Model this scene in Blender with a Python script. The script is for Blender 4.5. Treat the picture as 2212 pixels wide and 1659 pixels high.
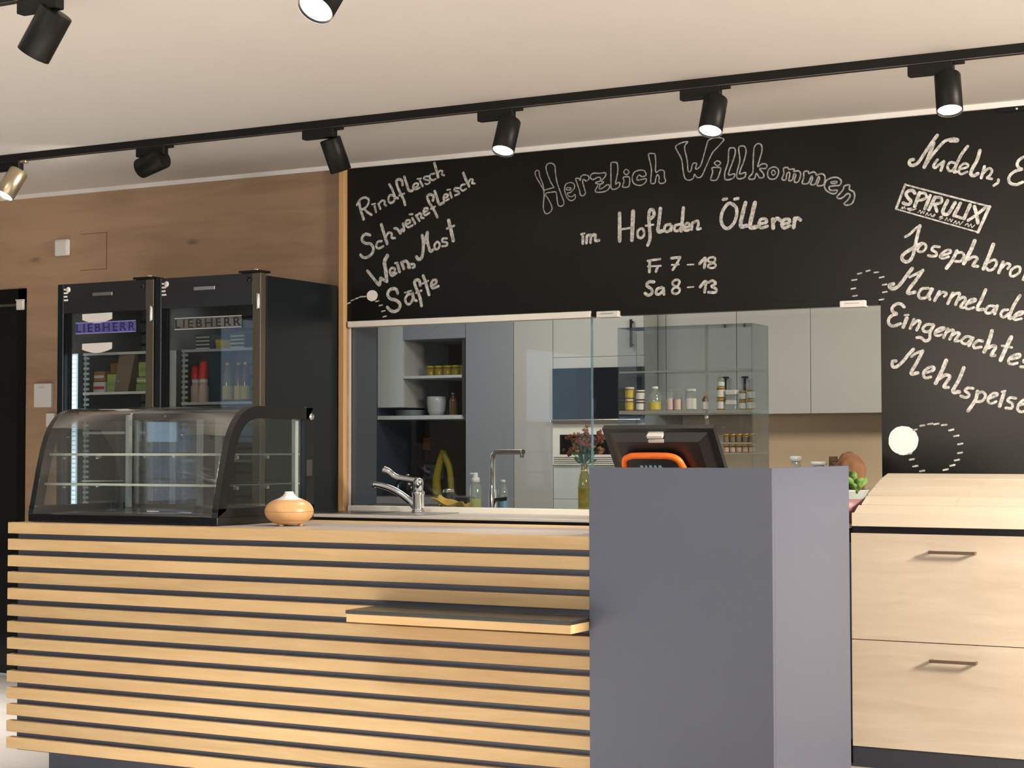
import bpy, bmesh, math, random
from math import sin, cos, pi, radians, sqrt
from mathutils import Vector, Matrix

for o in list(bpy.data.objects):
    bpy.data.objects.remove(o, do_unlink=True)
SC = bpy.context.scene
COL = SC.collection
random.seed(7)

# ------------------------------------------------------------------ camera
YAW, PITCH, ROLL, FPX = 0.496674, 0.0370189, -0.00158065, 3767.6
cam_d = bpy.data.cameras.new('camera')
cam_d.sensor_fit = 'HORIZONTAL'
cam_d.sensor_width = 36.0
cam_d.lens = FPX / 2212.0 * 36.0
cam_d.clip_start = 0.05
cam = bpy.data.objects.new('camera', cam_d)
COL.objects.link(cam)
_a, _p, _r = YAW, PITCH, ROLL
fwd = Vector((-sin(_a) * cos(_p), cos(_a) * cos(_p), sin(_p)))
right = Vector((cos(_a), sin(_a), 0.0))
up = right.cross(fwd)
rx = right * cos(_r) + up * sin(_r)
ux = up * cos(_r) - right * sin(_r)
cam.matrix_world = Matrix(((rx.x, ux.x, -fwd.x, 0.0), (rx.y, ux.y, -fwd.y, 0.0), (rx.z, ux.z, -fwd.z, 1.2), (0, 0, 0, 1)))
SC.camera = cam

# ------------------------------------------------------------------ world, lights, exposure
SC.view_settings.view_transform = 'Standard'
SC.view_settings.look = 'None'
SC.view_settings.gamma = 1.0
SC.view_settings.use_curve_mapping = False
SC.view_settings.exposure = -0.56
SC.cycles.max_bounces = 12
SC.cycles.diffuse_bounces = 4
SC.cycles.transparent_max_bounces = 40
SC.cycles.caustics_reflective = False
SC.cycles.caustics_refractive = False
SC.cycles.sample_clamp_indirect = 6.0
W = bpy.data.worlds.new('world')
SC.world = W
W.use_nodes = True
W.node_tree.nodes['Background'].inputs[0].default_value = (0.55, 0.75, 1.0, 1)
W.node_tree.nodes['Background'].inputs[1].default_value = 0.25

def area(name, loc, target, sx, sy, power, col):
    d = bpy.data.lights.new(name, 'AREA')
    d.shape = 'RECTANGLE'; d.size = sx; d.size_y = sy
    d.energy = power; d.color = col
    o = bpy.data.objects.new(name, d); COL.objects.link(o)
    o.location = loc
    o.rotation_euler = (Vector(target) - Vector(loc)).to_track_quat('-Z', 'Y').to_euler()
    return o

def spot(name, loc, direction, power, col, size=60, blend=0.7, radius=0.03):
    d = bpy.data.lights.new(name, 'SPOT')
    d.energy = power; d.color = col; d.spot_size = radians(size); d.spot_blend = blend
    d.shadow_soft_size = radius
    o = bpy.data.objects.new(name, d); COL.objects.link(o)
    o.location = loc
    o.rotation_euler = Vector(direction).to_track_quat('-Z', 'Y').to_euler()
    return o

WARM = (1.0, 0.975, 0.93)
COOL = (0.62, 0.80, 1.0)
# daylight through the shop's glazed door and window in the left wall and one door behind the camera
area('daylight_side_door', (-7.83, -1.6, 1.3), (0, -1.6, 1.3), 1.4, 1.7, 10, COOL)
area('daylight_side_window', (-7.83, 1.85, 1.70), (0, 1.85, 1.7), 1.3, 0.9, 6, COOL)
area('chalkboard_sheen_light', (-3.5, -2.93, 1.85), (-2.4, 3, 1.7), 2.0, 0.9, 170, (1.0, 0.86, 0.72))  # unseen warm light added for the sheen on the chalkboard
area('daylight_front_door', (1.3, -2.93, 1.0), (0.0, 3, 0.2), 1.8, 1.5, 95, (0.5, 0.72, 1.0))
# cool and warm fill lights added to brighten the kitchen, no fixtures
area('kitchen_fill_left', (-8.9, 8.3, 1.6), (-3, 8.6, 1.4), 1.2, 1.2, 46, COOL)
area('kitchen_fill_right', (-2.0, 7.45, 2.12), (-2.4, 9.9, 1.2), 0.6, 0.3, 52, (1.0, 0.88, 0.72))
area('kitchen_fill_at_ovens', (-4.6, 8.2, 2.5), (-4.6, 8.4, 0), 0.7, 0.5, 30, (1.0, 0.93, 0.85))
# unseen fill lights added to bounce light off the floor, no fixtures
def down(name, x, y, sx, sy, p, col=WARM, spread=85):
    o = area(name, (x, y, 2.50), (x, y + 0.001, 0), sx, sy, p, col); o.data.spread = radians(spread)
down('floor_bounce_fill', -6.25, 5.1, 0.8, 0.6, 62)
down('floor_bounce_fill_at_left', -4.7, 1.2, 1.4, 0.5, 120, spread=100)
down('floor_bounce_fill_near', -1.6, 0.4, 1.6, 0.5, 190)
down('floor_bounce_fill_at_counter', -3.5, 3.0, 1.4, 0.5, 185)
# unseen warm light added for the checkout side; next track spot, out of view
area('checkout_side_fill', (1.7, 5.0, 2.2), (-1.7, 5.2, 0.9), 0.8, 0.6, 220, (1.0, 0.85, 0.71)).data.spread = radians(110)
spot('track_spot_beyond_frame', (-0.72, 5.925, 2.40), (-0.30, 0.80, -0.55), 62, (1.0, 0.92, 0.80), 100, 0.9, 0.04)

# ------------------------------------------------------------------ materials
def new_mat(name):
    m = bpy.data.materials.new(name); m.use_nodes = True
    nt = m.node_tree
    return m, nt, nt.nodes['Principled BSDF']

def plain(name, col, rough=0.5, metal=0.0, spec=0.5, noise=0.0, nscale=8.0, emit=None, estr=0.0, coat=0.0):
    m, nt, b = new_mat(name)
    b.inputs['Base Color'].default_value = (*col, 1)
    b.inputs['Roughness'].default_value = rough
    b.inputs['Metallic'].default_value = metal
    b.inputs['Specular IOR Level'].default_value = spec
    b.inputs['Coat Weight'].default_value = coat
    if emit:
        b.inputs['Emission Color'].default_value = (*emit, 1)
        b.inputs['Emission Strength'].default_value = estr
    if noise:
        tc = nt.nodes.new('ShaderNodeTexCoord'); n = nt.nodes.new('ShaderNodeTexNoise')
        n.inputs['Scale'].default_value = nscale; n.inputs['Detail'].default_value = 5
        nt.links.new(tc.outputs['Object'], n.inputs['Vector'])
        mx = nt.nodes.new('ShaderNodeMixRGB'); mx.blend_type = 'MIX'
        mx.inputs[1].default_value = (*[c * (1 - noise) for c in col], 1)
        mx.inputs[2].default_value = (*[min(1, c * (1 + noise)) for c in col], 1)
        nt.links.new(n.outputs['Fac'], mx.inputs[0]); nt.links.new(mx.outputs[0], b.inputs['Base Color'])
    return m

def wood(name, light, dark, axis='X', across=11.0, rough=0.45, island=0.0, knots=0.5, broad=0.5, spec=0.3, seed=0.0, grain=0.8):
    m, nt, b = new_mat(name)
    N = nt.nodes.new; L = nt.links.new
    tc = N('ShaderNodeTexCoord')
    mp = N('ShaderNodeMapping')
    sc = {'X': (0.7, across, across), 'Y': (across, 0.7, across), 'Z': (across, across, 0.7)}[axis]
    mp.inputs['Scale'].default_value = sc
    mp.inputs['Location'].default_value = (seed, seed * 2.3, seed * 1.7)
    vec = tc.outputs['Object']
    if island:
        geo = N('ShaderNodeNewGeometry')
        off = N('ShaderNodeVectorMath'); off.operation = 'MULTIPLY_ADD'
        cmb = N('ShaderNodeCombineXYZ')
        for i in range(3): L(geo.outputs['Random Per Island'], cmb.inputs[i])
        off.inputs[1].default_value = (31.0, 17.0, 23.0)
        L(cmb.outputs[0], off.inputs[0]); L(vec, off.inputs[2]); vec = off.outputs[0]
    # slow wander of the grain
    wn = N('ShaderNodeTexNoise'); wn.inputs['Scale'].default_value = 2.2; wn.inputs['Detail'].default_value = 2
    L(vec, wn.inputs['Vector'])
    wa = N('ShaderNodeVectorMath'); wa.operation = 'MULTIPLY_ADD'; wa.inputs[1].default_value = (0.05, 0.05, 0.05)
    L(wn.outputs['Color'], wa.inputs[0]); L(vec, wa.inputs[2])
    L(wa.outputs[0], mp.inputs['Vector'])
    n1 = N('ShaderNodeTexNoise'); n1.inputs['Scale'].default_value = 3.0; n1.inputs['Detail'].default_value = 8
    n1.inputs['Roughness'].default_value = 0.62; n1.inputs['Distortion'].default_value = 0.7
    L(mp.outputs[0], n1.inputs['Vector'])
    n2 = N('ShaderNodeTexNoise'); n2.inputs['Scale'].default_value = 0.9; n2.inputs['Detail'].default_value = 3
    L(mp.outputs[0], n2.inputs['Vector'])
    mixv = N('ShaderNodeMix'); mixv.data_type = 'FLOAT'
    mixv.inputs[0].default_value = broad
    L(n1.outputs['Fac'], mixv.inputs[2]); L(n2.outputs['Fac'], mixv.inputs[3])
    cr = N('ShaderNodeValToRGB')
    cr.color_ramp.elements[0].position = 0.5 - 0.22 * grain - 0.1; cr.color_ramp.elements[0].color = (*dark, 1)
    cr.color_ramp.elements[1].position = 0.62; cr.color_ramp.elements[1].color = (*light, 1)
    L(mixv.outputs[0], cr.inputs[0])
    out = cr.outputs[0]
    if knots:
        mk = N('ShaderNodeMapping')
        mk.inputs['Scale'].default_value = {'X': (2.0, 0.0, 5.5), 'Y': (5.5, 2.0, 0), 'Z': (5.5, 0, 2.0)}[axis]
        mk.inputs['Location'].default_value = (seed * 3.1, seed, seed * 0.7)
        L(wa.outputs[0], mk.inputs['Vector'])
        vo = N('ShaderNodeTexVoronoi'); vo.inputs['Scale'].default_value = 1.0
        L(mk.outputs[0], vo.inputs['Vector'])
        kr = N('ShaderNodeValToRGB')
        kr.color_ramp.elements[0].position = 0.025; kr.color_ramp.elements[0].color = (knots, knots, knots, 1)
        kr.color_ramp.elements[1].position = 0.10; kr.color_ramp.elements[1].color = (0, 0, 0, 1)
        L(vo.outputs['Distance'], kr.inputs[0])
        mk2 = N('ShaderNodeMixRGB'); mk2.inputs[2].default_value = (*[c * 0.35 for c in dark], 1)
        L(kr.outputs[0], mk2.inputs[0]); L(out, mk2.inputs[1]); out = mk2.outputs[0]
    if island:
        hs = N('ShaderNodeHueSaturation')
        ma = N('ShaderNodeMath'); ma.operation = 'MULTIPLY_ADD'; ma.inputs[1].default_value = island * 2; ma.inputs[2].default_value = 1 - island
        L(geo.outputs['Random Per Island'], ma.inputs[0]); L(ma.outputs[0], hs.inputs['Value'])
        L(out, hs.inputs['Color']); out = hs.outputs[0]
    L(out, b.inputs['Base Color'])
    b.inputs['Roughness'].default_value = rough
    b.inputs['Specular IOR Level'].default_value = spec
    bp = N('ShaderNodeBump'); bp.inputs['Strength'].default_value = 0.08; bp.inputs['Distance'].default_value = 0.002
    L(n1.outputs['Fac'], bp.inputs['Height']); L(bp.outputs[0], b.inputs['Normal'])
    return m

def glass(name, tint=(1, 1, 1), f0=0.045, rough=0.0, haze=0.0, hazecol=(0.5, 0.55, 0.6)):
    m = bpy.data.materials.new(name); m.use_nodes = True
    nt = m.node_tree; nt.nodes.clear(); N = nt.nodes.new; L = nt.links.new
    out = N('ShaderNodeOutputMaterial')
    tr = N('ShaderNodeBsdfTransparent'); tr.inputs[0].default_value = (*tint, 1)
    gl = N('ShaderNodeBsdfGlossy'); gl.inputs['Roughness'].default_value = rough
    lw = N('ShaderNodeLayerWeight'); lw.inputs[0].default_value = 0.5
    pw = N('ShaderNodeMath'); pw.operation = 'POWER'; pw.inputs[1].default_value = 5
    L(lw.outputs['Facing'], pw.inputs[0])
    ma = N('ShaderNodeMath'); ma.operation = 'MULTIPLY_ADD'; ma.inputs[1].default_value = 0.9; ma.inputs[2].default_value = f0
    L(pw.outputs[0], ma.inputs[0])
    mx = N('ShaderNodeMixShader'); L(ma.outputs[0], mx.inputs[0])
    base = tr.outputs[0]
    if haze:
        df = N('ShaderNodeBsdfDiffuse'); df.inputs[0].default_value = (*hazecol, 1)
        mh = N('ShaderNodeMixShader'); mh.inputs[0].default_value = haze
        L(base, mh.inputs[1]); L(df.outputs[0], mh.inputs[2]); base = mh.outputs[0]
    L(base, mx.inputs[1]); L(gl.outputs[0], mx.inputs[2]); L(mx.outputs[0], out.inputs[0])
    return m

def chalk_mat(name, a, b_):
    m, nt, b = new_mat(name)
    tc = nt.nodes.new('ShaderNodeTexCoord'); n = nt.nodes.new('ShaderNodeTexNoise')
    n.inputs['Scale'].default_value = 55; n.inputs['Detail'].default_value = 6; n.inputs['Roughness'].default_value = 0.7
    nt.links.new(tc.outputs['Object'], n.inputs['Vector'])
    cr = nt.nodes.new('ShaderNodeValToRGB')
    cr.color_ramp.elements[0].position = 0.36; cr.color_ramp.elements[0].color = (*a, 1)
    cr.color_ramp.elements[1].position = 0.60; cr.color_ramp.elements[1].color = (*b_, 1)
    nt.links.new(n.outputs['Fac'], cr.inputs[0]); nt.links.new(cr.outputs[0], b.inputs['Base Color'])
    b.inputs['Roughness'].default_value = 0.95; b.inputs['Specular IOR Level'].default_value = 0.05
    return m

M = {}
M['ceiling'] = plain('ceiling_paint', (0.80, 0.775, 0.74), 0.9, noise=0.03, nscale=1.5, spec=0.1)
M['white'] = plain('white_paint', (0.80, 0.79, 0.76), 0.5)
M['shopwall'] = plain('anthracite_wall', (0.07, 0.068, 0.066), 0.8)
M['wallpaint'] = plain('wall_paint', (0.75, 0.72, 0.68), 0.9)
M['floor'] = wood('floor_planks', (0.54, 0.50, 0.46), (0.44, 0.40, 0.36), across=6, rough=0.45, knots=0)
M['oakwall'] = wood('oak_wall', (0.41, 0.275, 0.178), (0.22, 0.138, 0.085), across=5, knots=0.55, broad=0.55, rough=0.6, seed=3.0)
M['oak'] = wood('oak_slats', (0.62, 0.445, 0.235), (0.42, 0.27, 0.12), across=9, knots=0.0, island=0.15, rough=0.42, broad=0.45)
M['oakedge'] = wood('oak_edge', (0.72, 0.50, 0.25), (0.58, 0.37, 0.16), across=9, knots=0, rough=0.35, seed=5)
M['oakpost'] = wood('oak_post', (0.62, 0.40, 0.19), (0.48, 0.29, 0.13), axis='Z', across=9, knots=0, rough=0.5, seed=8)
M['pale'] = wood('pale_oak', (0.68, 0.595, 0.475), (0.50, 0.41, 0.30), across=6, knots=0.8, broad=0.4, rough=0.5, seed=12)
M['beech'] = wood('beech_planks', (0.75, 0.665, 0.535), (0.64, 0.54, 0.41), across=9, knots=0, island=0.06, rough=0.5, seed=2)
M['splash'] = wood('backsplash_oak', (0.86, 0.67, 0.48), (0.76, 0.57, 0.38), across=4, knots=0.2, rough=0.5, seed=21)
M['darksplash'] = wood('dark_backsplash', (0.14, 0.105, 0.075), (0.095, 0.07, 0.05), across=4, knots=0.2, rough=0.5, seed=25)
M['bluegrey'] = plain('blue_grey_panel', (0.069, 0.083, 0.122), 0.40, spec=0.5)
M['greylam'] = plain('grey_laminate', (0.50, 0.455, 0.42), 0.42, noise=0.05, nscale=20)
M['black'] = plain('black_metal', (0.007, 0.007, 0.0065), 0.45, spec=0.18)
M['blackgloss'] = plain('black_gloss', (0.008, 0.009, 0.010), 0.18, spec=0.5)
M['fridge'] = plain('black_steel', (0.008, 0.012, 0.015), 0.30, spec=0.28)
M['bronze'] = plain('bronze_profile', (0.10, 0.085, 0.062), 0.38, metal=0.4)
M['board'] = plain('chalkboard_black', (0.0085, 0.0083, 0.0072), 0.25, spec=0.20, noise=0.12, nscale=3)
M['seam'] = plain('dark_gap', (0.006, 0.005, 0.005), 0.8)
M['chrome'] = plain('chrome', (0.85, 0.87, 0.9), 0.08, metal=1.0)
M['steel'] = plain('brushed_steel', (0.55, 0.54, 0.52), 0.28, metal=1.0)
M['satin'] = plain('satin_metal', (0.40, 0.36, 0.32), 0.35, metal=1.0)
M['goldshine'] = plain('housing_gold_shine', (0.50, 0.42, 0.29), 0.30, metal=0.9)  # golden lamplight on the spotlight housing, put into its colour
M['handle'] = plain('bronze_handle', (0.26, 0.19, 0.14), 0.4, metal=0.7)
M['plastic'] = plain('white_plastic', (0.72, 0.71, 0.68), 0.4)
M['cream'] = plain('cream_frame', (0.86, 0.84, 0.76), 0.4)
M['kgrey'] = plain('kitchen_grey', (0.50, 0.50, 0.48), 0.3, spec=0.5)
M['kblue'] = plain('kitchen_blue_grey', (0.30, 0.325, 0.36), 0.28, spec=0.5)
M['kdark'] = plain('kitchen_dark_blue', (0.055, 0.068, 0.095), 0.35)
M['kwhite'] = plain('kitchen_white', (0.62, 0.66, 0.64), 0.35)
M['ktop'] = plain('kitchen_worktop', (0.30, 0.29, 0.28), 0.4, noise=0.1, nscale=30)
M['ovenglass'] = plain('oven_glass', (0.006, 0.012, 0.02), 0.06, spec=0.6)
M['lens'] = plain('lamp_lens', (1, 1, 1), 0.3, emit=(1.0, 0.93, 0.82), estr=18.0)
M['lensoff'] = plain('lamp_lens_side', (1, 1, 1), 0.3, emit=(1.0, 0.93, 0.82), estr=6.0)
M['led'] = plain('led_strip', (0.8, 0.9, 1.0), 0.4, emit=(0.62, 0.84, 1.0), estr=1.35)
M['ledoff'] = plain('led_strip_unlit', (0.55, 0.62, 0.62), 0.5)
M['glass'] = glass('window_glass', (0.93, 0.95, 0.95), f0=0.05)
M['case'] = glass('case_glass', (0.95, 0.97, 0.97), f0=0.05)
M['shelfglass'] = glass('shelf_glass', (0.90, 0.95, 0.94), f0=0.10)
M['edgeglint'] = plain('glass_edge_glint', (0.72, 0.78, 0.70), 0.15, spec=0.7)  # pale colour carries the bright reflection along the shelf edges
M['doorglass'] = glass('fridge_glass', (0.80, 0.82, 0.82), f0=0.05)
M['smoke'] = glass('smoked_glass', (0.80, 0.84, 0.87), f0=0.05, haze=0.05, hazecol=(0.42, 0.47, 0.50))
M['yellowglass'] = glass('yellow_green_glass', (0.78, 0.74, 0.25), f0=0.08, haze=0.25, hazecol=(0.45, 0.40, 0.08))
M['clearpet'] = glass('clear_plastic', (0.88, 0.92, 0.90), f0=0.08, haze=0.25, hazecol=(0.6, 0.66, 0.6))
M['chalk'] = chalk_mat('chalk', (0.22, 0.22, 0.20), (0.66, 0.65, 0.62))
M['chalkthin'] = chalk_mat('chalk_thin', (0.16, 0.16, 0.15), (0.42, 0.42, 0.41))
M['chalkfull'] = chalk_mat('chalk_full', (0.80, 0.79, 0.77), (0.88, 0.87, 0.85))
M['fridgein'] = plain('fridge_liner', (0.20, 0.20, 0.185), 0.35, spec=0.4)
M['rail'] = plain('shelf_rail', (0.45, 0.49, 0.47), 0.4)
M['shelfmetal'] = plain('white_shelf_edge', (0.85, 0.85, 0.82), 0.3)
M['paper'] = plain('kraft_paper', (0.29, 0.21, 0.15), 0.8, noise=0.12)
M['label'] = plain('paper_label', (0.78, 0.76, 0.72), 0.7)
M['green'] = plain('green_pack', (0.30, 0.42, 0.12), 0.5, noise=0.25, nscale=30)
M['lime'] = plain('lime_pack', (0.42, 0.50, 0.16), 0.5, noise=0.2, nscale=30)
M['orangebox'] = plain('orange_pack', (0.42, 0.20, 0.09), 0.6, noise=0.3, nscale=30)
M['red'] = plain('red_plastic', (0.68, 0.035, 0.03), 0.4)
M['pink'] = plain('pale_pink_label', (0.68, 0.52, 0.46), 0.6)
M['yellow'] = plain('yellow_label', (0.60, 0.46, 0.07), 0.5, noise=0.2, nscale=40)
M['gold'] = plain('gold_lid', (0.70, 0.48, 0.16), 0.3, metal=0.7)
M['honey'] = plain('honey', (0.34, 0.17, 0.03), 0.15, spec=0.6)
M['amber'] = plain('amber_glass', (0.13, 0.07, 0.03), 0.12, spec=0.6)
M['orange'] = plain('orange_plastic', (0.88, 0.16, 0.012), 0.35)
M['navy'] = plain('indigo_print', (0.012, 0.010, 0.11), 0.5)
M['indigoplate'] = plain('indigo_plate', (0.10, 0.09, 0.30), 0.4)
M['greyplate'] = plain('smoky_plate', (0.10, 0.10, 0.095), 0.4)
M['ink'] = plain('black_print', (0.008, 0.008, 0.008), 0.6)
M['line'] = plain('pale_line', (0.55, 0.55, 0.52), 0.5)
M['lineblue'] = plain('violet_line', (0.36, 0.34, 0.85), 0.5)
M['turned'] = wood('turned_wood', (0.70, 0.42, 0.19), (0.56, 0.30, 0.12), across=9, knots=0.2, rough=0.35, seed=31, spec=0.5)
M['porcelain'] = plain('white_porcelain', (0.86, 0.86, 0.85), 0.2)
M['petal'] = plain('dried_petal', (0.21, 0.068, 0.04), 0.9, noise=0.35, nscale=60)
M['petalpale'] = plain('pale_petal', (0.34, 0.18, 0.08), 0.9, noise=0.3, nscale=60)
M['leaf'] = plain('leaf_green', (0.13, 0.26, 0.05), 0.6, noise=0.3, nscale=40)
M['leafdark'] = plain('leaf_dark', (0.07, 0.13, 0.06), 0.7, noise=0.3, nscale=40)
M['mauve'] = plain('mauve_ceramic', (0.26, 0.13, 0.14), 0.45)
M['celadon'] = plain('pale_ceramic', (0.34, 0.385, 0.375), 0.35)
M['sprayyellow'] = plain('yellow_plastic', (0.40, 0.33, 0.02), 0.45)
M['cloth'] = plain('yellow_cloth', (0.62, 0.40, 0.05), 0.85, noise=0.15, nscale=40)
M['soap'] = plain('yellow_soap', (0.62, 0.58, 0.05), 0.3)
M['bluesoap'] = plain('blue_soap', (0.16, 0.34, 0.52), 0.3)
M['brownbread'] = plain('brown_crust', (0.17, 0.08, 0.035), 0.85, noise=0.4, nscale=18)

# ------------------------------------------------------------------ mesh builder
class MB:
    def __init__(self):
        self.bm = bmesh.new()
    def _mat(self, faces, mat):
        for f in faces: f.material_index = mat
    def box(self, x0, x1, y0, y1, z0, z1, bev=0.0, mat=0):
        r = bmesh.ops.create_cube(self.bm, size=1.0)
        vs = r['verts']
        for v in vs:
            v.co = Vector(((x0 + x1) / 2 + v.co.x * (x1 - x0), (y0 + y1) / 2 + v.co.y * (y1 - y0), (z0 + z1) / 2 + v.co.z * (z1 - z0)))
        fs = set(f for v in vs for f in v.link_faces)
        self._mat(fs, mat)
        if bev:
            es = set(e for v in vs for e in v.link_edges)
            r2 = bmesh.ops.bevel(self.bm, geom=list(es), offset=bev, segments=2, affect='EDGES', profile=0.5)
            self._mat(r2['faces'], mat)
        return self
    def hexa(self, pts, mat=0):
        """eight corners: bottom loop of four then top loop of four"""
        v = [self.bm.verts.new(p) for p in pts]
        for q in ((3, 2, 1, 0), (4, 5, 6, 7), (0, 1, 5, 4), (1, 2, 6, 5), (2, 3, 7, 6), (3, 0, 4, 7)):
            f = self.bm.faces.new([v[i] for i in q]); f.material_index = mat
        return self
    def lathe(self, prof, origin=(0, 0, 0), axis=(0, 0, 1), seg=32, mat=0, smooth=True):
        """prof: (radius, distance along axis)"""
        ax = Vector(axis).normalized(); o = Vector(origin)
        u = ax.orthogonal().normalized(); w = ax.cross(u)
        rings = []
        for r, t in prof:
            if r < 1e-6: rings.append([self.bm.verts.new(o + ax * t)])
            else: rings.append([self.bm.verts.new(o + ax * t + (u * cos(2 * pi * k / seg) + w * sin(2 * pi * k / seg)) * r) for k in range(seg)])
        for a, b in zip(rings, rings[1:]):
            for k in range(seg):
                k2 = (k + 1) % seg
                if len(a) == 1 and len(b) == 1: continue
                if len(a) == 1: f = self.bm.faces.new((a[0], b[k2], b[k]))
                elif len(b) == 1: f = self.bm.faces.new((a[k], a[k2], b[0]))
                else: f = self.bm.faces.new((a[k], a[k2], b[k2], b[k]))
                f.material_index = mat; f.smooth = smooth
        return self
    def cyl(self, p0, p1, r, seg=20, mat=0):
        p0 = Vector(p0); p1 = Vector(p1); h = (p1 - p0).length
        return self.lathe([(0, 0), (r, 0), (r, h), (0, h)], p0, p1 - p0, seg, mat, smooth=False)
    def tube(self, pts, rad, seg=12, mat=0, samples=6, flat=1.0):
        P = smooth_line([Vector(p) for p in pts], samples)
        n = len(P)
        rads = rad if callable(rad) else (lambda t: rad)
        prev = None; rings = []
        for i, p in enumerate(P):
            t = (P[min(i + 1, n - 1)] - P[max(i - 1, 0)]).normalized()
            if prev is None: u = t.orthogonal().normalized()
            else:
                u = prev - t * prev.dot(t); u.normalize()
            prev = u; w = t.cross(u); r = rads(i / (n - 1))
            rings.append([self.bm.verts.new(p + (u * cos(2 * pi * k / seg) + w * sin(2 * pi * k / seg) * flat) * r) for k in range(seg)])
        for a, b in zip(rings, rings[1:]):
            for k in range(seg):
                f = self.bm.faces.new((a[k], a[(k + 1) % seg], b[(k + 1) % seg], b[k])); f.smooth = True; f.material_index = mat
        f = self.bm.faces.new(rings[0][::-1]); f.material_index = mat
        f = self.bm.faces.new(rings[-1]); f.material_index = mat
        return self
    def extrude(self, poly, vec, mat=0):
        """closed 3-D polygon pushed along vec"""
        vec = Vector(vec)
        a = [self.bm.verts.new(Vector(p)) for p in poly]
        b = [self.bm.verts.new(Vector(p) + vec) for p in poly]
        n = len(a)
        fs = [self.bm.faces.new(a), self.bm.faces.new(b[::-1])]
        for i in range(n):
            fs.append(self.bm.faces.new((a[i], b[i], b[(i + 1) % n], a[(i + 1) % n])))
        self._mat(fs, mat)
        return self
    def strip(self, lineA, lineB, mat=0, smooth=False):
        a = [self.bm.verts.new(p) for p in lineA]; b = [self.bm.verts.new(p) for p in lineB]
        for i in range(len(a) - 1):
            f = self.bm.faces.new((a[i], b[i], b[i + 1], a[i + 1])); f.material_index = mat; f.smooth = smooth
        return self
    def blob(self, c, rx, ry, rz, seed=0, amp=0.15, sub=3, mat=0):
        rnd = random.Random(seed)
        ph = [rnd.uniform(0, 6.28) for _ in range(9)]
        r = bmesh.ops.create_icosphere(self.bm, subdivisions=sub, radius=1.0)
        for v in r['verts']:
            n = v.co.copy()
            d = 1 + amp * (sin(3 * n.x + ph[0]) * sin(4 * n.y + ph[1]) + 0.6 * sin(7 * n.z + ph[2] + 3 * n.x) + 0.4 * sin(11 * n.y + ph[3]) * sin(9 * n.x + ph[4]))
            v.co = Vector((c[0] + n.x * rx * d, c[1] + n.y * ry * d, c[2] + n.z * rz * d))
            for f in v.link_faces: f.smooth = True; f.material_index = mat
        return self
    def build(self, name, mats, parent=None, recalc=True, solid=0.0):
        if recalc: bmesh.ops.recalc_face_normals(self.bm, faces=self.bm.faces)
        me = bpy.data.meshes.new(name); self.bm.to_mesh(me); self.bm.free()
        if not isinstance(mats, (list, tuple)): mats = [mats]
        for m in mats: me.materials.append(M[m] if isinstance(m, str) else m)
        o = bpy.data.objects.new(name, me); COL.objects.link(o)
        if parent is not None:
            o.parent = parent
            off = world_loc(parent)
            me.transform(Matrix.Translation(-off))
        if solid:
            s = o.modifiers.new('thickness', 'SOLIDIFY'); s.thickness = solid; s.offset = 0
        return o

def world_loc(o):
    v = Vector((0, 0, 0))
    while o is not None:
        v += o.location; o = o.parent
    return v

def smooth_line(P, samples=6):
    if len(P) < 3: 
        return [P[0].lerp(P[1], i / 2) for i in range(3)]
    closed = (P[0] - P[-1]).length < 1e-5
    out = []
    n = len(P)
    for i in range(n - 1):
        p1, p2 = P[i], P[i + 1]
        p0 = P[i - 1] if i > 0 else (P[-2] if closed else p1 * 2 - p2)
        p3 = P[i + 2] if i + 2 < n else (P[1] if closed else p2 * 2 - p1)
        for k in range(samples):
            t = k / samples
            out.append(0.5 * ((2 * p1) + (p2 - p0) * t + (2 * p0 - 5 * p1 + 4 * p2 - p3) * t * t + (3 * p1 - p0 - 3 * p2 + p3) * t ** 3))
    out.append(P[-1].copy())
    return out

def tag(o, label, cat, group=None):
    o['label'] = label; o['category'] = cat
    if group: o['group'] = group
    return o

def thing(name, label, cat, loc=(0, 0, 0), group=None):
    o = bpy.data.objects.new(name, None); COL.objects.link(o)
    o.location = loc; o.empty_display_size = 0.1
    return tag(o, label, cat, group)

def struct(o):
    o['kind'] = 'structure'; return o

def dup(root, loc, label, group=None, recolor=None):
    r = root.copy(); COL.objects.link(r); r.location = loc; r['label'] = label
    if group: r['group'] = group
    for ch in list(root.children):
        c = ch.copy(); COL.objects.link(c); c.parent = r
        for g in list(ch.children):
            d = g.copy(); COL.objects.link(d); d.parent = c
    return r

def text_mesh(name, s, size, width, mat, parent, origin, depth=0.0008, bold=0.0):
    """upright lettering in the wall plane (facing -Y), lower left corner at origin"""
    cu = bpy.data.curves.new(name, 'FONT'); cu.body = s; cu.size = size; cu.extrude = depth / 2; cu.offset = bold; cu.space_character = 1.3
    tmp = bpy.data.objects.new(name + '_tmp', cu); COL.objects.link(tmp)
    dg = bpy.context.evaluated_depsgraph_get(); dg.update()
    me = bpy.data.meshes.new_from_object(tmp.evaluated_get(dg))
    bpy.data.objects.remove(tmp, do_unlink=True)
    xs = [v.co.x for v in me.vertices]; zs = [v.co.y for v in me.vertices]
    k = width / (max(xs) - min(xs)); kz = size / (max(zs) - min(zs)); x0 = min(xs); z0 = min(zs)
    off = world_loc(parent)
    for v in me.vertices:
        v.co = Vector((origin[0] + (v.co.x - x0) * k, origin[1] - v.co.z, origin[2] + (v.co.y - z0) * kz)) - off
    me.materials.clear(); me.materials.append(M[mat])
    o = bpy.data.objects.new(name, me); COL.objects.link(o); o.parent = parent
    return o

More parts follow.
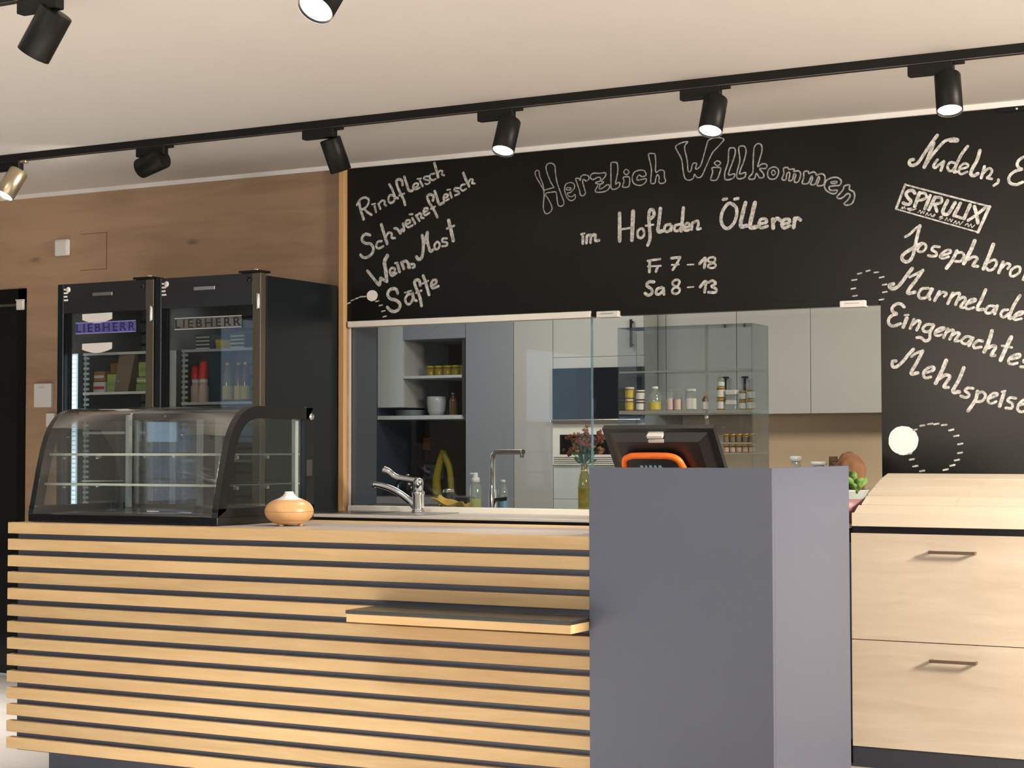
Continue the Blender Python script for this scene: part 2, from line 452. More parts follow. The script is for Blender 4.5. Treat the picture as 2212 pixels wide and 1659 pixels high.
# ------------------------------------------------------------------ the shell of the room
YW = 6.9          # shop side of the back wall
CZ = 2.555        # ceiling
b = MB(); b.box(-9.2, 3.2, -3.2, 10.1, -0.1, 0.0); struct(b.build('floor', 'floor'))
b = MB(); b.box(-9.2, 3.2, -3.2, 10.1, CZ, CZ + 0.12); struct(b.build('ceiling', 'ceiling'))
b = MB()   # oak clad part of the back wall with the doorway
b.box(-9.0, -7.60, YW, 7.06, 0, CZ); b.box(-7.60, -6.672, YW, 7.06, 2.055, CZ); b.box(-6.672, -4.63, YW, 7.06, 0, CZ)
struct(b.build('wall_back_left', 'oakwall'))
b = MB()   # plastered part with the pass-through
b.box(-4.63, 3.0, YW + 0.016, 7.06, 0, 0.9); b.box(-4.63, 3.0, YW + 0.016, 7.06, 1.81, CZ); b.box(-2.035, 3.0, YW + 0.016, 7.06, 0.9, 1.81)
b.box(-4.63, -4.62, YW + 0.016, 7.06, 0.9, 1.81)
struct(b.build('wall_back_right', 'wallpaint'))
b = MB()
for y0, y1, z0, z1 in ((-3.1, -2.3, 0, CZ), (-2.3, -0.9, 2.15, CZ), (-2.3, -0.9, 0, 0.45), (-0.9, 0.85, 0, CZ), (0.85, 2.60, 0, 1.25), (0.85, 2.60, 2.15, CZ), (2.60, YW, 0, CZ)):
    b.box(-8.0, -7.86, y0, y1, z0, z1)
struct(b.build('wall_left', 'shopwall'))
b = MB(); b.box(3.0, 3.14, -3.1, 10.0, 0, CZ); struct(b.build('wall_right', 'shopwall'))
b = MB()
for x0, x1 in ((-8.0, -4.5), (-2.5, 0.4), (2.2, 3.1)): b.box(x0, x1, -3.1, -2.96, 0, CZ)
for x0, x1 in ((-4.5, -2.5), (0.4, 2.2)): b.box(x0, x1, -3.1, -2.96, 0, 0.25); b.box(x0, x1, -3.1, -2.96, 2.35, CZ)
struct(b.build('wall_front', 'shopwall'))
b = MB(); b.box(-9.0, 3.0, 9.9, 10.02, 0, CZ); struct(b.build('wall_kitchen_back', 'wallpaint'))
b = MB(); b.box(-9.2, -9.06, 7.06, 10.0, 0, CZ); struct(b.build('wall_kitchen_left', 'wallpaint'))
b = MB(); b.box(-7.86, 3.0, YW - 0.012, YW + 0.014, 2.5335, CZ); struct(b.build('trim_1', 'white'))
b = MB(); b.box(-4.660, -4.6305, YW - 0.03, YW, 0.905, 2.5335, bev=0.002); struct(b.build('trim_2', 'oakpost'))
b = MB()
b.box(-6.293, -6.122, YW - 0.0015, YW + 0.001, 2.133, 2.319)
hatch = struct(b.build('trim_3', 'oakwall'))
b = MB()
for x0, x1, z0, z1 in ((-6.297, -6.118, 2.319, 2.322), (-6.122, -6.119, 2.13, 2.322), (-6.297, -6.118, 2.13, 2.133)):
    b.box(x0, x1, YW - 0.002, YW - 0.0002, z0, z1)
struct(b.build('trim_4', plain('hatch_seam', (0.13, 0.07, 0.035), 0.8)))

# doorway at the left edge
d = bpy.data.objects.new('door_1', None); COL.objects.link(d); d.location = (-7.1, YW, 0); struct(d)
b = MB(); b.box(-7.60, -7.55, YW - 0.01, 7.02, 0, 2.055); b.box(-6.722, -6.672, YW - 0.01, 7.02, 0, 2.055); b.box(-7.60, -6.672, YW - 0.01, 7.02, 1.975, 2.055)
b.build('door_frame', 'black', d)
b = MB(); b.box(-7.55, -6.722, YW + 0.02, YW + 0.03, 0.01, 1.965); b.build('door_leaf', 'blackgloss', d)
b = MB(); b.box(-7.55, -6.728, YW + 0.004, YW + 0.02, 1.964, 1.973); b.build('brass_rail', plain('dull_brass', (0.32, 0.26, 0.12), 0.35, metal=0.8), d)
b = MB(); b.box(-6.727, -6.677, YW - 0.024, YW + 0.02, 1.940, 1.990, bev=0.006); b.box(-6.729, -6.675, YW - 0.026, YW - 0.008, 1.989, 1.996, bev=0.002)
b.build('glass_clamp', 'plastic', d)

# ------------------------------------------------------------------ pass-through glazing
w = bpy.data.objects.new('window_1', None); COL.objects.link(w); w.location = (-3.3, YW, 0.9); struct(w)
b = MB(); b.box(-4.6195, -3.342, YW - 0.014, YW + 0.05, 1.7755, 1.8035, bev=0.003); b.build('upper_rail', 'cream', w)
b = MB(); b.box(-4.6195, -2.04, YW - 0.010, YW + 0.05, 0.9045, 0.932, bev=0.003); b.build('sill_rail', 'cream', w)
b = MB(); b.box(-3.342, -2.05, YW + 0.000, YW + 0.05, 1.7795, 1.806, bev=0.002); b.build('upper_rail', 'board', w)
b = MB(); b.box(-4.6195, -3.345, YW + 0.018, YW + 0.026, 0.932, 1.7755); b.build('fixed_pane', 'glass', w)
b = MB(); b.box(-3.357, -2.04, YW + 0.030, YW + 0.038, 0.932, 1.7795); b.build('sliding_pane', 'glass', w)
b = MB(); b.box(-3.359, -3.353, YW + 0.028, YW + 0.040, 0.932, 1.7755); b.build('pane_edge', glass('pane_edge_glass', (0.7, 0.85, 0.92), f0=0.1, haze=0.30, hazecol=(0.5, 0.68, 0.8)), w)
for i, (x0, x1) in enumerate(((-3.309, -3.202), (-2.208, -2.101))):
    b = MB(); b.box(x0, x1, YW - 0.022, YW + 0.03, 1.772, 1.800, bev=0.004)
    b.box((x0 + x1) / 2 - 0.03, (x0 + x1) / 2 + 0.03, YW - 0.0235, YW - 0.02, 1.787, 1.790, mat=1)
    b.build('clamp', ['plastic', 'satin'], w)
b = MB(); b.box(-4.62, -4.612, YW + 0.02, 7.13, 0.93, 1.80); b.build('side_reveal', 'kdark', w)

# ------------------------------------------------------------------ chalkboards
CHALK = """#beef_lettering H
11.0 -4576,2357 -4560,2380 -4535,2390 -4512,2382 -4509,2364 -4524,2344 -4551,2331
14.3 -4564,2374 -4555,2334 -4537,2287
12.4 -4535,2336 -4517,2320 -4493,2305
12.6 -4475,2344 -4468,2317
8.2 -4491,2354 -4471,2356
11.5 -4454,2354 -4443,2330
10.9 -4449,2357 -4433,2368 -4419,2364 -4419,2349 -4410,2343
12.0 -4368,2387 -4387,2391 -4398,2377 -4394,2359 -4380,2354 -4366,2363 -4363,2381
12.6 -4394,2442 -4380,2421 -4367,2393 -4360,2378 -4346,2374
13.6 -4321,2434 -4325,2455 -4342,2462 -4354,2454 -4349,2430 -4332,2396 -4314,2363 -4306,2340
9.5 -4339,2386 -4311,2393
13.6 -4311,2472 -4297,2435 -4285,2406 -4266,2403
9.5 -4263,2416 -4239,2422 -4235,2433 -4251,2436 -4263,2424 -4261,2413 -4246,2408 -4225,2415
11.4 -4225,2446 -4210,2421
7.6 -4239,2456 -4218,2457
8.6 -4177,2464 -4198,2463 -4203,2453 -4181,2446 -4170,2436 -4184,2428 -4196,2431
9.7 -4147,2474 -4167,2471 -4171,2455 -4157,2444 -4140,2448
14.0 -4147,2523 -4137,2493 -4126,2456
9.7 -4130,2472 -4116,2485 -4103,2481 -4106,2468 -4093,2462
#pork_lettering H
14.3 -4501,2210 -4528,2215 -4545,2202 -4544,2184 -4524,2171 -4499,2168 -4483,2148 -4489,2122 -4517,2105 -4542,2107 -4554,2119
11.5 -4436,2177 -4457,2175 -4466,2156 -4454,2143 -4427,2152
16.4 -4438,2255 -4422,2210 -4405,2163
11.4 -4410,2200 -4398,2214 -4380,2210 -4380,2190 -4361,2187
12.5 -4365,2233 -4349,2229 -4332,2207 -4326,2225 -4313,2217 -4313,2236 -4318,2252
10.8 -4299,2248 -4280,2254 -4282,2266 -4299,2264 -4304,2247 -4288,2233 -4264,2241
13.0 -4266,2274 -4251,2248
9.2 -4282,2293 -4264,2293
12.4 -4246,2286 -4228,2260
10.8 -4240,2287 -4227,2295 -4218,2288 -4218,2274 -4205,2271
10.8 -4203,2299 -4186,2304 -4184,2315 -4199,2316 -4206,2299 -4196,2284 -4174,2293
13.4 -4155,2349 -4152,2369 -4170,2379 -4184,2371 -4179,2350 -4162,2323 -4143,2295 -4130,2270
9.4 -4165,2311 -4143,2320
14.0 -4145,2392 -4133,2362 -4120,2330 -4096,2336
9.9 -4096,2356 -4078,2361 -4074,2371 -4091,2372 -4098,2356 -4089,2344 -4069,2350
12.0 -4062,2380 -4054,2356
8.0 -4078,2393 -4061,2394
9.6 -4016,2397 -4036,2398 -4039,2388 -4019,2381 -4014,2371 -4036,2365
9.6 -3984,2412 -4002,2409 -4006,2393 -3994,2384 -3977,2391
13.3 -3992,2465 -3979,2435 -3961,2402
9.6 -3966,2419 -3954,2433 -3941,2429 -3946,2415 -3931,2412
#wine_lettering H
15.3 -4515,2040 -4490,2013 -4451,1971 -4444,1987 -4441,2003 -4423,1992 -4407,1987
19.6 -4404,2107 -4420,2078 -4413,2036 -4407,1987
12.2 -4388,2025 -4364,2026 -4364,2043 -4383,2046 -4390,2029 -4378,2011 -4354,2021
16.3 -4347,2059 -4336,2028
10.3 -4361,2069 -4347,2070
14.9 -4326,2070 -4312,2040
14.9 -4322,2070 -4302,2076 -4288,2062 -4288,2046 -4279,2044
12.2 -4274,2060 -4257,2058 -4254,2046 -4264,2042
16.2 -4213,2190 -4207,2157 -4209,2114 -4218,2085 -4235,2081 -4243,2092
14.8 -4207,2178 -4199,2154 -4187,2200
15.6 -4185,2203 -4184,2162 -4170,2117 -4155,2119
11.3 -4131,2156 -4146,2142 -4141,2123 -4124,2126 -4118,2144 -4131,2156
10.7 -4080,2169 -4101,2169 -4104,2156 -4080,2149 -4080,2136 -4104,2134
18.2 -4070,2251 -4060,2216 -4045,2157
10.7 -4080,2214 -4040,2225
#juice_lettering H
15.7 -4347,1927 -4355,1945 -4374,1950 -4395,1941 -4402,1920 -4385,1902 -4357,1895 -4334,1876 -4340,1853 -4364,1842 -4388,1849 -4404,1864
12.9 -4267,1920 -4291,1918 -4305,1898 -4298,1878 -4281,1874 -4264,1894 -4264,1920
13.5 -4264,1923 -4257,1896 -4243,1887
8.1 -4308,1928 -4290,1930
8.1 -4290,1933 -4271,1935
15.6 -4223,1959 -4228,1980 -4245,1984 -4254,1972 -4245,1946 -4226,1907 -4216,1863
10.8 -4245,1924 -4216,1934
16.1 -4207,2002 -4195,1973 -4175,1913
9.7 -4211,1966 -4180,1978
12.3 -4158,1956 -4138,1964 -4138,1979 -4156,1977 -4165,1957 -4155,1942 -4124,1950
#dash_marking H
6.6 -4541,1919 -4525,1920
6.6 -4560,1918 -4543,1920
6.6 -4583,1911 -4566,1915
6.6 -4608,1903 -4591,1907
6.6 -4630,1890 -4612,1894
6.5 -4469,1893 -4451,1896
6.5 -4449,1873 -4430,1875
6.5 -4435,1845 -4416,1848
6.5 -4428,1819 -4409,1822
#chalk_disc H
@-4489,1922 31,26
#in_lettering H
13.4 -3382,2136 -3382,2105
9.7 -3390,2146 -3374,2149
13.3 -3362,2138 -3364,2106
13.3 -3362,2138 -3344,2139 -3344,2107
13.3 -3341,2137 -3321,2140 -3321,2115 -3303,2114
#farmshop_lettering H
16.9 -3203,2227 -3203,2106
18.3 -3138,2232 -3144,2107
9.5 -3201,2156 -3149,2160
11.7 -3099,2154 -3116,2144 -3116,2121 -3102,2113 -3087,2124 -3089,2147 -3099,2154
15.3 -3057,2193 -3039,2208 -3044,2231 -3059,2229 -3064,2200 -3059,2141 -3059,2104 -3069,2080
9.1 -3079,2165 -3042,2167
16.7 -3009,2235 -3015,2183 -3020,2138 -2998,2137
13.0 -2963,2164 -2985,2159 -2990,2139 -2973,2133 -2959,2148 -2956,2161 -2959,2137
12.3 -2919,2161 -2941,2156 -2942,2136 -2925,2135 -2910,2149
15.9 -2902,2230 -2907,2176 -2912,2132
11.5 -2895,2144 -2876,2150 -2878,2163 -2893,2160 -2900,2140 -2888,2132 -2869,2138
12.2 -2861,2164 -2864,2135
12.2 -2859,2164 -2837,2170 -2833,2154 -2838,2136 -2823,2137
#family_lettering H
14.9 -2692,2236 -2720,2209 -2730,2169 -2718,2138 -2697,2130 -2671,2152 -2659,2187 -2663,2218 -2692,2236
12.8 -2720,2254 -2703,2256
13.5 -2668,2252 -2652,2254
17.7 -2619,2233 -2633,2185 -2641,2137 -2615,2136
18.4 -2577,2230 -2589,2183 -2599,2130 -2571,2128
12.7 -2559,2139 -2527,2145 -2531,2159 -2552,2158 -2561,2137 -2550,2123 -2522,2128
17.6 -2499,2155 -2497,2119
15.8 -2494,2146 -2480,2158 -2464,2148
13.3 -2455,2132 -2426,2139 -2430,2152 -2451,2149 -2460,2130 -2449,2116 -2424,2124
16.7 -2403,2153 -2408,2116
14.6 -2403,2144 -2391,2154 -2378,2145
#friday_lettering H
13.1 -3060,2011 -3062,1963
10.2 -3070,2012 -3011,2016
8.0 -3070,1987 -3008,1987
13.0 -3023,1983 -3031,1964
12.3 -2959,2017 -2918,2019
11.5 -2918,2019 -2933,1993 -2952,1967
7.9 -2957,1988 -2923,1988
6.5 -2884,1985 -2855,1985
13.6 -2829,1987 -2802,2009 -2807,1969
9.6 -2767,1987 -2788,1994 -2786,2008 -2764,2011 -2757,1999 -2767,1987 -2788,1979 -2786,1968 -2764,1966 -2755,1977 -2767,1987
#saturday_lettering H
13.8 -3041,1919 -3065,1920 -3075,1905 -3053,1888 -3051,1870 -3068,1862 -3083,1871
13.0 -3004,1893 -3026,1887 -3031,1869 -3016,1864 -2999,1879 -2997,1892 -2994,1863
10.4 -2936,1892 -2953,1904 -2950,1917 -2933,1923 -2921,1914 -2931,1896 -2953,1884 -2955,1870 -2941,1863 -2924,1869 -2921,1884 -2936,1892
7.2 -2885,1888 -2856,1889
12.9 -2827,1887 -2801,1910 -2806,1864
11.8 -2789,1905 -2770,1911 -2755,1899 -2774,1887 -2753,1875 -2758,1861 -2789,1863
#greeting_lettering H
5.3 -3566,2340 -3576,2315 -3578,2275 -3568,2251 -3551,2251 -3536,2265 -3538,2286 -3555,2317 -3566,2340 -3521,2345
5.3 -3521,2345 -3513,2338 -3506,2290 -3495,2278 -3479,2282 -3476,2298 -3491,2336 -3509,2385 -3517,2430 -3520,2460 -3535,2473 -3554,2473 -3564,2460 -3560,2436 -3543,2394 -3526,2366
5.3 -3526,2364 -3572,2356
4.7 -3574,2353 -3581,2384 -3596,2419 -3600,2443 -3610,2447 -3619,2441 -3615,2420 -3593,2384 -3576,2353 -3576,2315
4.9 -3420,2325 -3420,2308 -3438,2299 -3457,2310 -3468,2335 -3472,2355 -3464,2375 -3442,2380 -3425,2372 -3423,2355 -3442,2336 -3457,2334 -3451,2320 -3434,2317 -3420,2325
4.6 -3461,2358 -3442,2356 -3442,2348 -3461,2349 -3461,2358
5.6 -3416,2395 -3401,2395 -3393,2386 -3390,2403 -3375,2409 -3356,2404 -3351,2390 -3364,2381 -3377,2389 -3382,2379 -3371,2341 -3368,2328 -3379,2317 -3393,2321 -3397,2340 -3408,2371 -3416,2395
5.5 -3341,2406 -3327,2413 -3301,2410 -3270,2410 -3272,2394 -3290,2375 -3279,2370 -3294,2362 -3316,2367 -3316,2372 -3297,2376 -3294,2389 -3308,2393 -3330,2385 -3343,2393 -3341,2406
5.5 -3297,2363 -3301,2343 -3283,2345 -3264,2357 -3252,2353 -3254,2339 -3275,2328 -3309,2327 -3321,2334 -3312,2350 -3307,2362
5.8 -3244,2442 -3242,2453 -3224,2453 -3213,2446 -3211,2413 -3217,2383 -3222,2357 -3210,2363 -3201,2359 -3206,2343 -3228,2334 -3243,2342 -3244,2372 -3244,2412 -3244,2442
5.5 -3184,2384 -3159,2384 -3154,2372 -3159,2342 -3186,2341 -3186,2351 -3181,2367 -3184,2384
5.5 -3170,2418 -3157,2405 -3170,2394 -3182,2407 -3170,2418
5.7 -3076,2386 -3094,2380 -3109,2388 -3119,2376 -3116,2366 -3098,2368 -3076,2369 -3077,2356 -3094,2344 -3116,2344 -3137,2357 -3141,2381 -3130,2403 -3105,2409 -3083,2404 -3076,2386
5.7 -3062,2463 -3062,2477 -3044,2477 -3033,2471 -3030,2435 -3030,2395 -3009,2402 -2991,2396 -2989,2369 -2984,2353 -2995,2344 -3014,2348 -3014,2374 -3023,2382 -3030,2366 -3034,2348 -3052,2348 -3053,2371 -3050,2410 -3062,2463
#welcome_lettering H
5.5 -2792,2496 -2804,2458 -2820,2410 -2837,2394 -2845,2397 -2840,2417 -2857,2417 -2867,2387 -2879,2390 -2883,2434 -2893,2477 -2893,2499 -2880,2514 -2909,2512 -2936,2499 -2930,2480 -2909,2440 -2902,2390 -2894,2359 -2877,2348 -2857,2354 -2849,2371 -2837,2357 -2817,2361 -2796,2401 -2768,2455 -2736,2486 -2715,2511 -2751,2521 -2783,2513 -2792,2496
5.9 -2768,2393 -2732,2390 -2734,2370 -2748,2341 -2774,2341 -2772,2357 -2766,2376 -2768,2393
5.5 -2744,2421 -2730,2410 -2744,2400 -2758,2412 -2744,2421
6.2 -2692,2464 -2680,2471 -2666,2467 -2664,2446 -2676,2410 -2691,2374 -2693,2357 -2667,2359 -2673,2342 -2697,2336 -2711,2342 -2710,2371 -2696,2412 -2692,2464
6.2 -2648,2466 -2636,2475 -2621,2471 -2615,2450 -2625,2410 -2641,2374 -2643,2357 -2618,2361 -2622,2342 -2645,2336 -2657,2345 -2655,2371 -2643,2415 -2648,2466
6.2 -2578,2465 -2562,2479 -2546,2470 -2545,2444 -2555,2411 -2563,2382 -2543,2392 -2524,2387 -2528,2372 -2555,2372 -2539,2351 -2538,2336 -2555,2334 -2569,2353 -2579,2332 -2600,2332 -2602,2341 -2586,2358 -2584,2391 -2582,2428 -2578,2465
6.1 -2495,2375 -2516,2364 -2520,2342 -2509,2326 -2485,2326 -2472,2346 -2475,2366 -2495,2375
5.1 -2495,2362 -2503,2352 -2495,2340 -2485,2350 -2495,2362
6.4 -2450,2366 -2433,2368 -2426,2360 -2404,2359 -2405,2350 -2385,2350 -2376,2335 -2386,2306 -2401,2304 -2403,2315 -2397,2333 -2405,2339 -2412,2315 -2428,2313 -2424,2331 -2424,2346 -2435,2343 -2441,2318 -2457,2321 -2449,2344 -2450,2366
6.4 -2361,2344 -2344,2345 -2340,2336 -2321,2341 -2310,2333 -2308,2326 -2287,2331 -2272,2319 -2276,2287 -2293,2281 -2305,2285 -2295,2310 -2300,2318 -2314,2290 -2333,2291 -2325,2312 -2329,2324 -2344,2296 -2369,2297 -2363,2319 -2361,2344
6.7 -2222,2250 -2235,2244 -2258,2253 -2273,2272 -2269,2297 -2246,2310 -2220,2310 -2203,2296 -2209,2278 -2235,2277 -2254,2274 -2247,2259 -2222,2258 -2222,2250
5.3 -2244,2294 -2222,2294 -2224,2287 -2244,2288 -2244,2294
6.7 -2189,2273 -2168,2275 -2168,2257 -2150,2245 -2147,2223 -2158,2199 -2180,2193 -2191,2201 -2176,2214 -2165,2232 -2176,2240 -2195,2227 -2210,2222 -2221,2230 -2206,2245 -2194,2259 -2189,2273
#pasta_lettering H
13.7 -1902,2359 -1916,2356 -1919,2342 -1905,2335 -1883,2345 -1853,2386 -1823,2426 -1805,2448
14.9 -1820,2418 -1831,2389 -1859,2324
12.4 -1859,2324 -1832,2363 -1799,2400 -1775,2422 -1753,2427
20.9 -1751,2424 -1740,2424 -1728,2421
11.4 -1805,2350 -1821,2329 -1816,2318 -1800,2328 -1781,2340
12.3 -1780,2341 -1792,2306
10.6 -1736,2331 -1754,2335 -1765,2320 -1760,2303 -1747,2302 -1733,2320
13.0 -1685,2393 -1706,2368 -1725,2335 -1739,2299 -1731,2295
9.6 -1717,2305 -1688,2311 -1685,2321 -1698,2326 -1715,2316 -1721,2297 -1712,2285 -1688,2292
14.2 -1637,2373 -1648,2337 -1667,2304 -1674,2283 -1662,2275 -1646,2282
12.2 -1620,2308 -1633,2264
10.5 -1625,2282 -1604,2299 -1591,2290 -1599,2272 -1610,2262 -1592,2257
10.9 -1566,2252 -1568,2241 -1584,2230
12.1 -1451,2326 -1467,2333 -1487,2321 -1493,2303 -1482,2289 -1475,2286 -1506,2278 -1525,2258 -1522,2237 -1499,2227 -1473,2235
#boxed_lettering H
10.0 -1937,2260 -1975,2165
12.2 -1602,2148 -1648,2050
7.0 -1939,2260 -1598,2147
6.0 -1977,2164 -1646,2049
13.7 -1898,2222 -1906,2233 -1923,2233 -1934,2222 -1926,2205 -1915,2193 -1920,2180 -1937,2181 -1946,2187
14.9 -1879,2223 -1899,2169
11.9 -1882,2221 -1858,2219 -1852,2202 -1871,2193 -1888,2193
13.6 -1836,2208 -1858,2157
14.3 -1817,2201 -1842,2152
11.9 -1817,2200 -1793,2196 -1792,2179 -1812,2173 -1823,2173
12.3 -1818,2170 -1810,2143
14.3 -1767,2183 -1786,2144 -1778,2129 -1762,2134 -1737,2173
14.2 -1716,2169 -1742,2122
11.1 -1742,2122 -1711,2110
14.2 -1678,2160 -1702,2107
14.7 -1661,2152 -1653,2122 -1648,2087
12.2 -1619,2145 -1653,2119 -1686,2099
3.5 -1955,2164 -1949,2171 -1948,2162 -1941,2171 -1938,2161
3.5 -1931,2163 -1910,2163 -1929,2158 -1899,2157 -1923,2152 -1893,2159
3.5 -1887,2143 -1877,2152 -1875,2139 -1866,2148 -1864,2137 -1858,2146
3.5 -1856,2130 -1848,2140 -1845,2128 -1834,2135 -1832,2124 -1818,2133 -1826,2121 -1817,2129
3.5 -1799,2121 -1786,2123 -1802,2117 -1786,2115 -1799,2110
3.4 -1778,2105 -1770,2115 -1767,2101 -1757,2110 -1754,2098 -1747,2107
3.4 -1744,2091 -1735,2101 -1733,2087 -1722,2097 -1720,2084 -1706,2096
3.4 -1699,2080 -1688,2087 -1685,2074 -1675,2084 -1672,2070 -1660,2079
#bread_lettering H
10.9 -1939,2049 -1921,2058 -1901,2076 -1879,2090
13.9 -1879,2090 -1889,2053 -1899,2012 -1908,1973 -1923,1951 -1942,1949 -1954,1964 -1945,1980 -1919,1996 -1885,2014 -1868,2018
10.3 -1868,2017 -1885,2002 -1888,1989 -1871,1985 -1856,1998 -1857,2012 -1868,2017
11.0 -1801,2000 -1823,2003 -1832,1991 -1815,1979 -1815,1966 -1832,1965 -1846,1968
10.0 -1793,1965 -1760,1974 -1757,1984 -1773,1985 -1793,1972 -1799,1959 -1785,1954 -1765,1959
14.8 -1732,1980 -1752,1942 -1774,1914
11.0 -1735,1972 -1713,1973 -1704,1959 -1716,1940 -1738,1939
15.5 -1661,2017 -1677,1980 -1705,1929
11.7 -1688,1944 -1666,1954 -1652,1945 -1664,1929 -1669,1918 -1650,1915
15.4 -1589,1998 -1603,1962 -1628,1904
10.9 -1609,1929 -1587,1938 -1577,1925 -1588,1903 -1607,1897 -1617,1907
13.1 -1552,1927 -1569,1886
10.6 -1558,1904 -1539,1920 -1525,1914 -1534,1900
10.3 -1501,1906 -1520,1894 -1525,1875 -1513,1869 -1491,1882 -1487,1901 -1501,1906
12.5 -1453,1899 -1464,1878 -1475,1854
#jam_lettering H
15.0 -1989,1861 -2005,1857 -2001,1845 -1986,1842 -1963,1857 -1934,1893 -1912,1920
11.1 -1923,1886 -1898,1896 -1869,1910
14.2 -1869,1910 -1898,1871 -1924,1839 -1930,1821 -1901,1824
11.6 -1848,1837 -1873,1836 -1887,1818 -1882,1800 -1859,1800 -1842,1821 -1836,1835
12.8 -1831,1833 -1845,1807 -1842,1793
12.8 -1803,1822 -1823,1787
10.8 -1809,1806 -1789,1819 -1775,1813 -1784,1802
12.8 -1750,1814 -1770,1773
11.7 -1756,1798 -1739,1811 -1723,1808 -1740,1767
11.5 -1728,1786 -1709,1796 -1701,1784 -1720,1760 -1709,1754
9.9 -1696,1768 -1665,1777 -1662,1786 -1682,1784 -1698,1765 -1698,1751 -1685,1748 -1668,1753
13.4 -1621,1821 -1638,1782 -1655,1747 -1630,1744
10.8 -1587,1755 -1608,1756 -1622,1740 -1617,1729 -1600,1731 -1584,1749
12.6 -1576,1756 -1587,1725
10.8 -1536,1739 -1554,1737 -1563,1721 -1552,1710 -1533,1723
13.3 -1489,1792 -1514,1752 -1531,1709 -1520,1706
9.8 -1509,1711 -1480,1721 -1477,1729 -1496,1727 -1512,1711 -1509,1699 -1483,1702
#preserves_lettering L
12.9 -1946,1766 -1958,1778 -1976,1780 -1994,1767 -1994,1750 -1977,1740 -1994,1735 -2009,1721 -2009,1701 -1991,1691 -1962,1700
14.8 -1936,1721 -1951,1685
8.6 -1944,1733 -1929,1734
13.4 -1907,1714 -1922,1680
12.9 -1914,1694 -1894,1708 -1882,1702 -1896,1672
11.5 -1830,1691 -1856,1692 -1871,1678 -1865,1665 -1844,1666 -1830,1686
12.3 -1827,1688 -1842,1660 -1845,1634 -1862,1627 -1880,1641 -1896,1641
9.8 -1818,1659 -1789,1670 -1786,1678 -1804,1676 -1820,1665 -1823,1651 -1810,1646 -1795,1650
12.2 -1772,1673 -1788,1638
11.9 -1778,1658 -1763,1666 -1749,1663 -1764,1631
11.4 -1752,1648 -1735,1656 -1726,1650 -1744,1625 -1729,1623
10.8 -1681,1637 -1700,1639 -1718,1624 -1712,1613 -1695,1612 -1678,1632
12.1 -1672,1633 -1689,1602
11.3 -1635,1619 -1652,1622 -1669,1608 -1667,1594 -1641,1596
15.5 -1598,1658 -1610,1618 -1629,1577
13.1 -1613,1592 -1593,1600 -1585,1592 -1602,1564 -1588,1562
16.2 -1524,1631 -1540,1599 -1566,1543
9.4 -1560,1599 -1522,1591
10.7 -1532,1545 -1496,1552 -1493,1564 -1513,1561 -1532,1548 -1535,1531 -1521,1526 -1502,1530
10.9 -1452,1540 -1471,1543 -1478,1535 -1466,1526 -1469,1515 -1490,1515
#pastries_lettering L
13.7 -1982,1550 -1996,1548 -1996,1530 -1981,1526 -1954,1547 -1930,1575 -1910,1595
11.0 -1919,1566 -1898,1580 -1873,1587
14.1 -1873,1587 -1895,1545 -1921,1499 -1893,1500
11.5 -1870,1498 -1832,1509 -1829,1521 -1846,1521 -1867,1507 -1871,1490 -1861,1479 -1841,1483
15.9 -1779,1547 -1797,1505 -1822,1457
13.3 -1809,1474 -1783,1489 -1765,1482 -1780,1459 -1789,1442 -1772,1440
15.0 -1710,1516 -1728,1472 -1754,1424 -1729,1421
11.3 -1674,1434 -1694,1436 -1706,1426 -1692,1414 -1692,1403 -1706,1399 -1723,1405
14.4 -1657,1422 -1666,1388 -1695,1346
11.3 -1660,1414 -1638,1419 -1626,1405 -1638,1385 -1661,1381
10.2 -1613,1393 -1584,1404 -1581,1412 -1598,1413 -1615,1396 -1615,1379 -1601,1374 -1585,1381
14.1 -1555,1413 -1572,1363
8.3 -1563,1419 -1549,1422
11.2 -1509,1393 -1531,1395 -1540,1383 -1523,1372 -1526,1355 -1548,1355
10.9 -1497,1366 -1468,1374 -1468,1385 -1481,1385 -1498,1369 -1503,1349 -1490,1340 -1474,1343
#chalk_disc L
@-1955,1230 61,58
#dash_marking L
7.2 -1917,1270 -1900,1274
7.2 -1886,1288 -1868,1291
7.2 -1855,1294 -1837,1297
7.2 -1830,1294 -1811,1297
7.2 -1800,1290 -1780,1292
7.2 -1771,1269 -1753,1273
7.2 -1751,1246 -1733,1249
7.1 -1736,1214 -1718,1217
7.1 -1737,1179 -1720,1182
7.2 -1750,1150 -1732,1154
7.2 -1768,1129 -1750,1133
7.2 -1795,1112 -1777,1116
7.2 -1889,1107 -1871,1110
7.2 -1917,1126 -1898,1129
7.2 -1930,1153 -1912,1156
7.2 -1936,1177 -1923,1179
#dash_marking H
6.1 -2137,1909 -2120,1912
6.1 -2101,1918 -2085,1921
6.1 -2068,1911 -2050,1912
6.1 -2046,1889 -2028,1892
6.1 -2034,1859 -2017,1861
6.1 -2033,1829 -2016,1831
6.1 -2161,1884 -2141,1886
6.1 -2164,1849 -2146,1851
6.1 -2158,1819 -2140,1821
#dash_marking L
6.1 -2048,1799 -2030,1801"""
hb = thing('chalkboard', 'wide black chalkboard above the glazed opening, greeting and opening hours in chalk', 'chalkboard', (-2.7, YW, 1.81))
b = MB(); b.box(-4.63, 0.6, YW, YW + 0.015, 1.8065, 2.533); b.box(-3.342, -2.05, YW + 0.0005, YW + 0.015, 1.8035, 1.8065)
b.build('board', 'board', hb)
lb = thing('chalkboard', 'lower black chalkboard panel right of the opening, behind the stepped plank ledge', 'chalkboard', (-1.2, YW, 0.9))
b = MB(); b.box(-2.043, 0.6, YW, YW + 0.015, 0.90, 1.8045); b.build('board', 'board', lb)

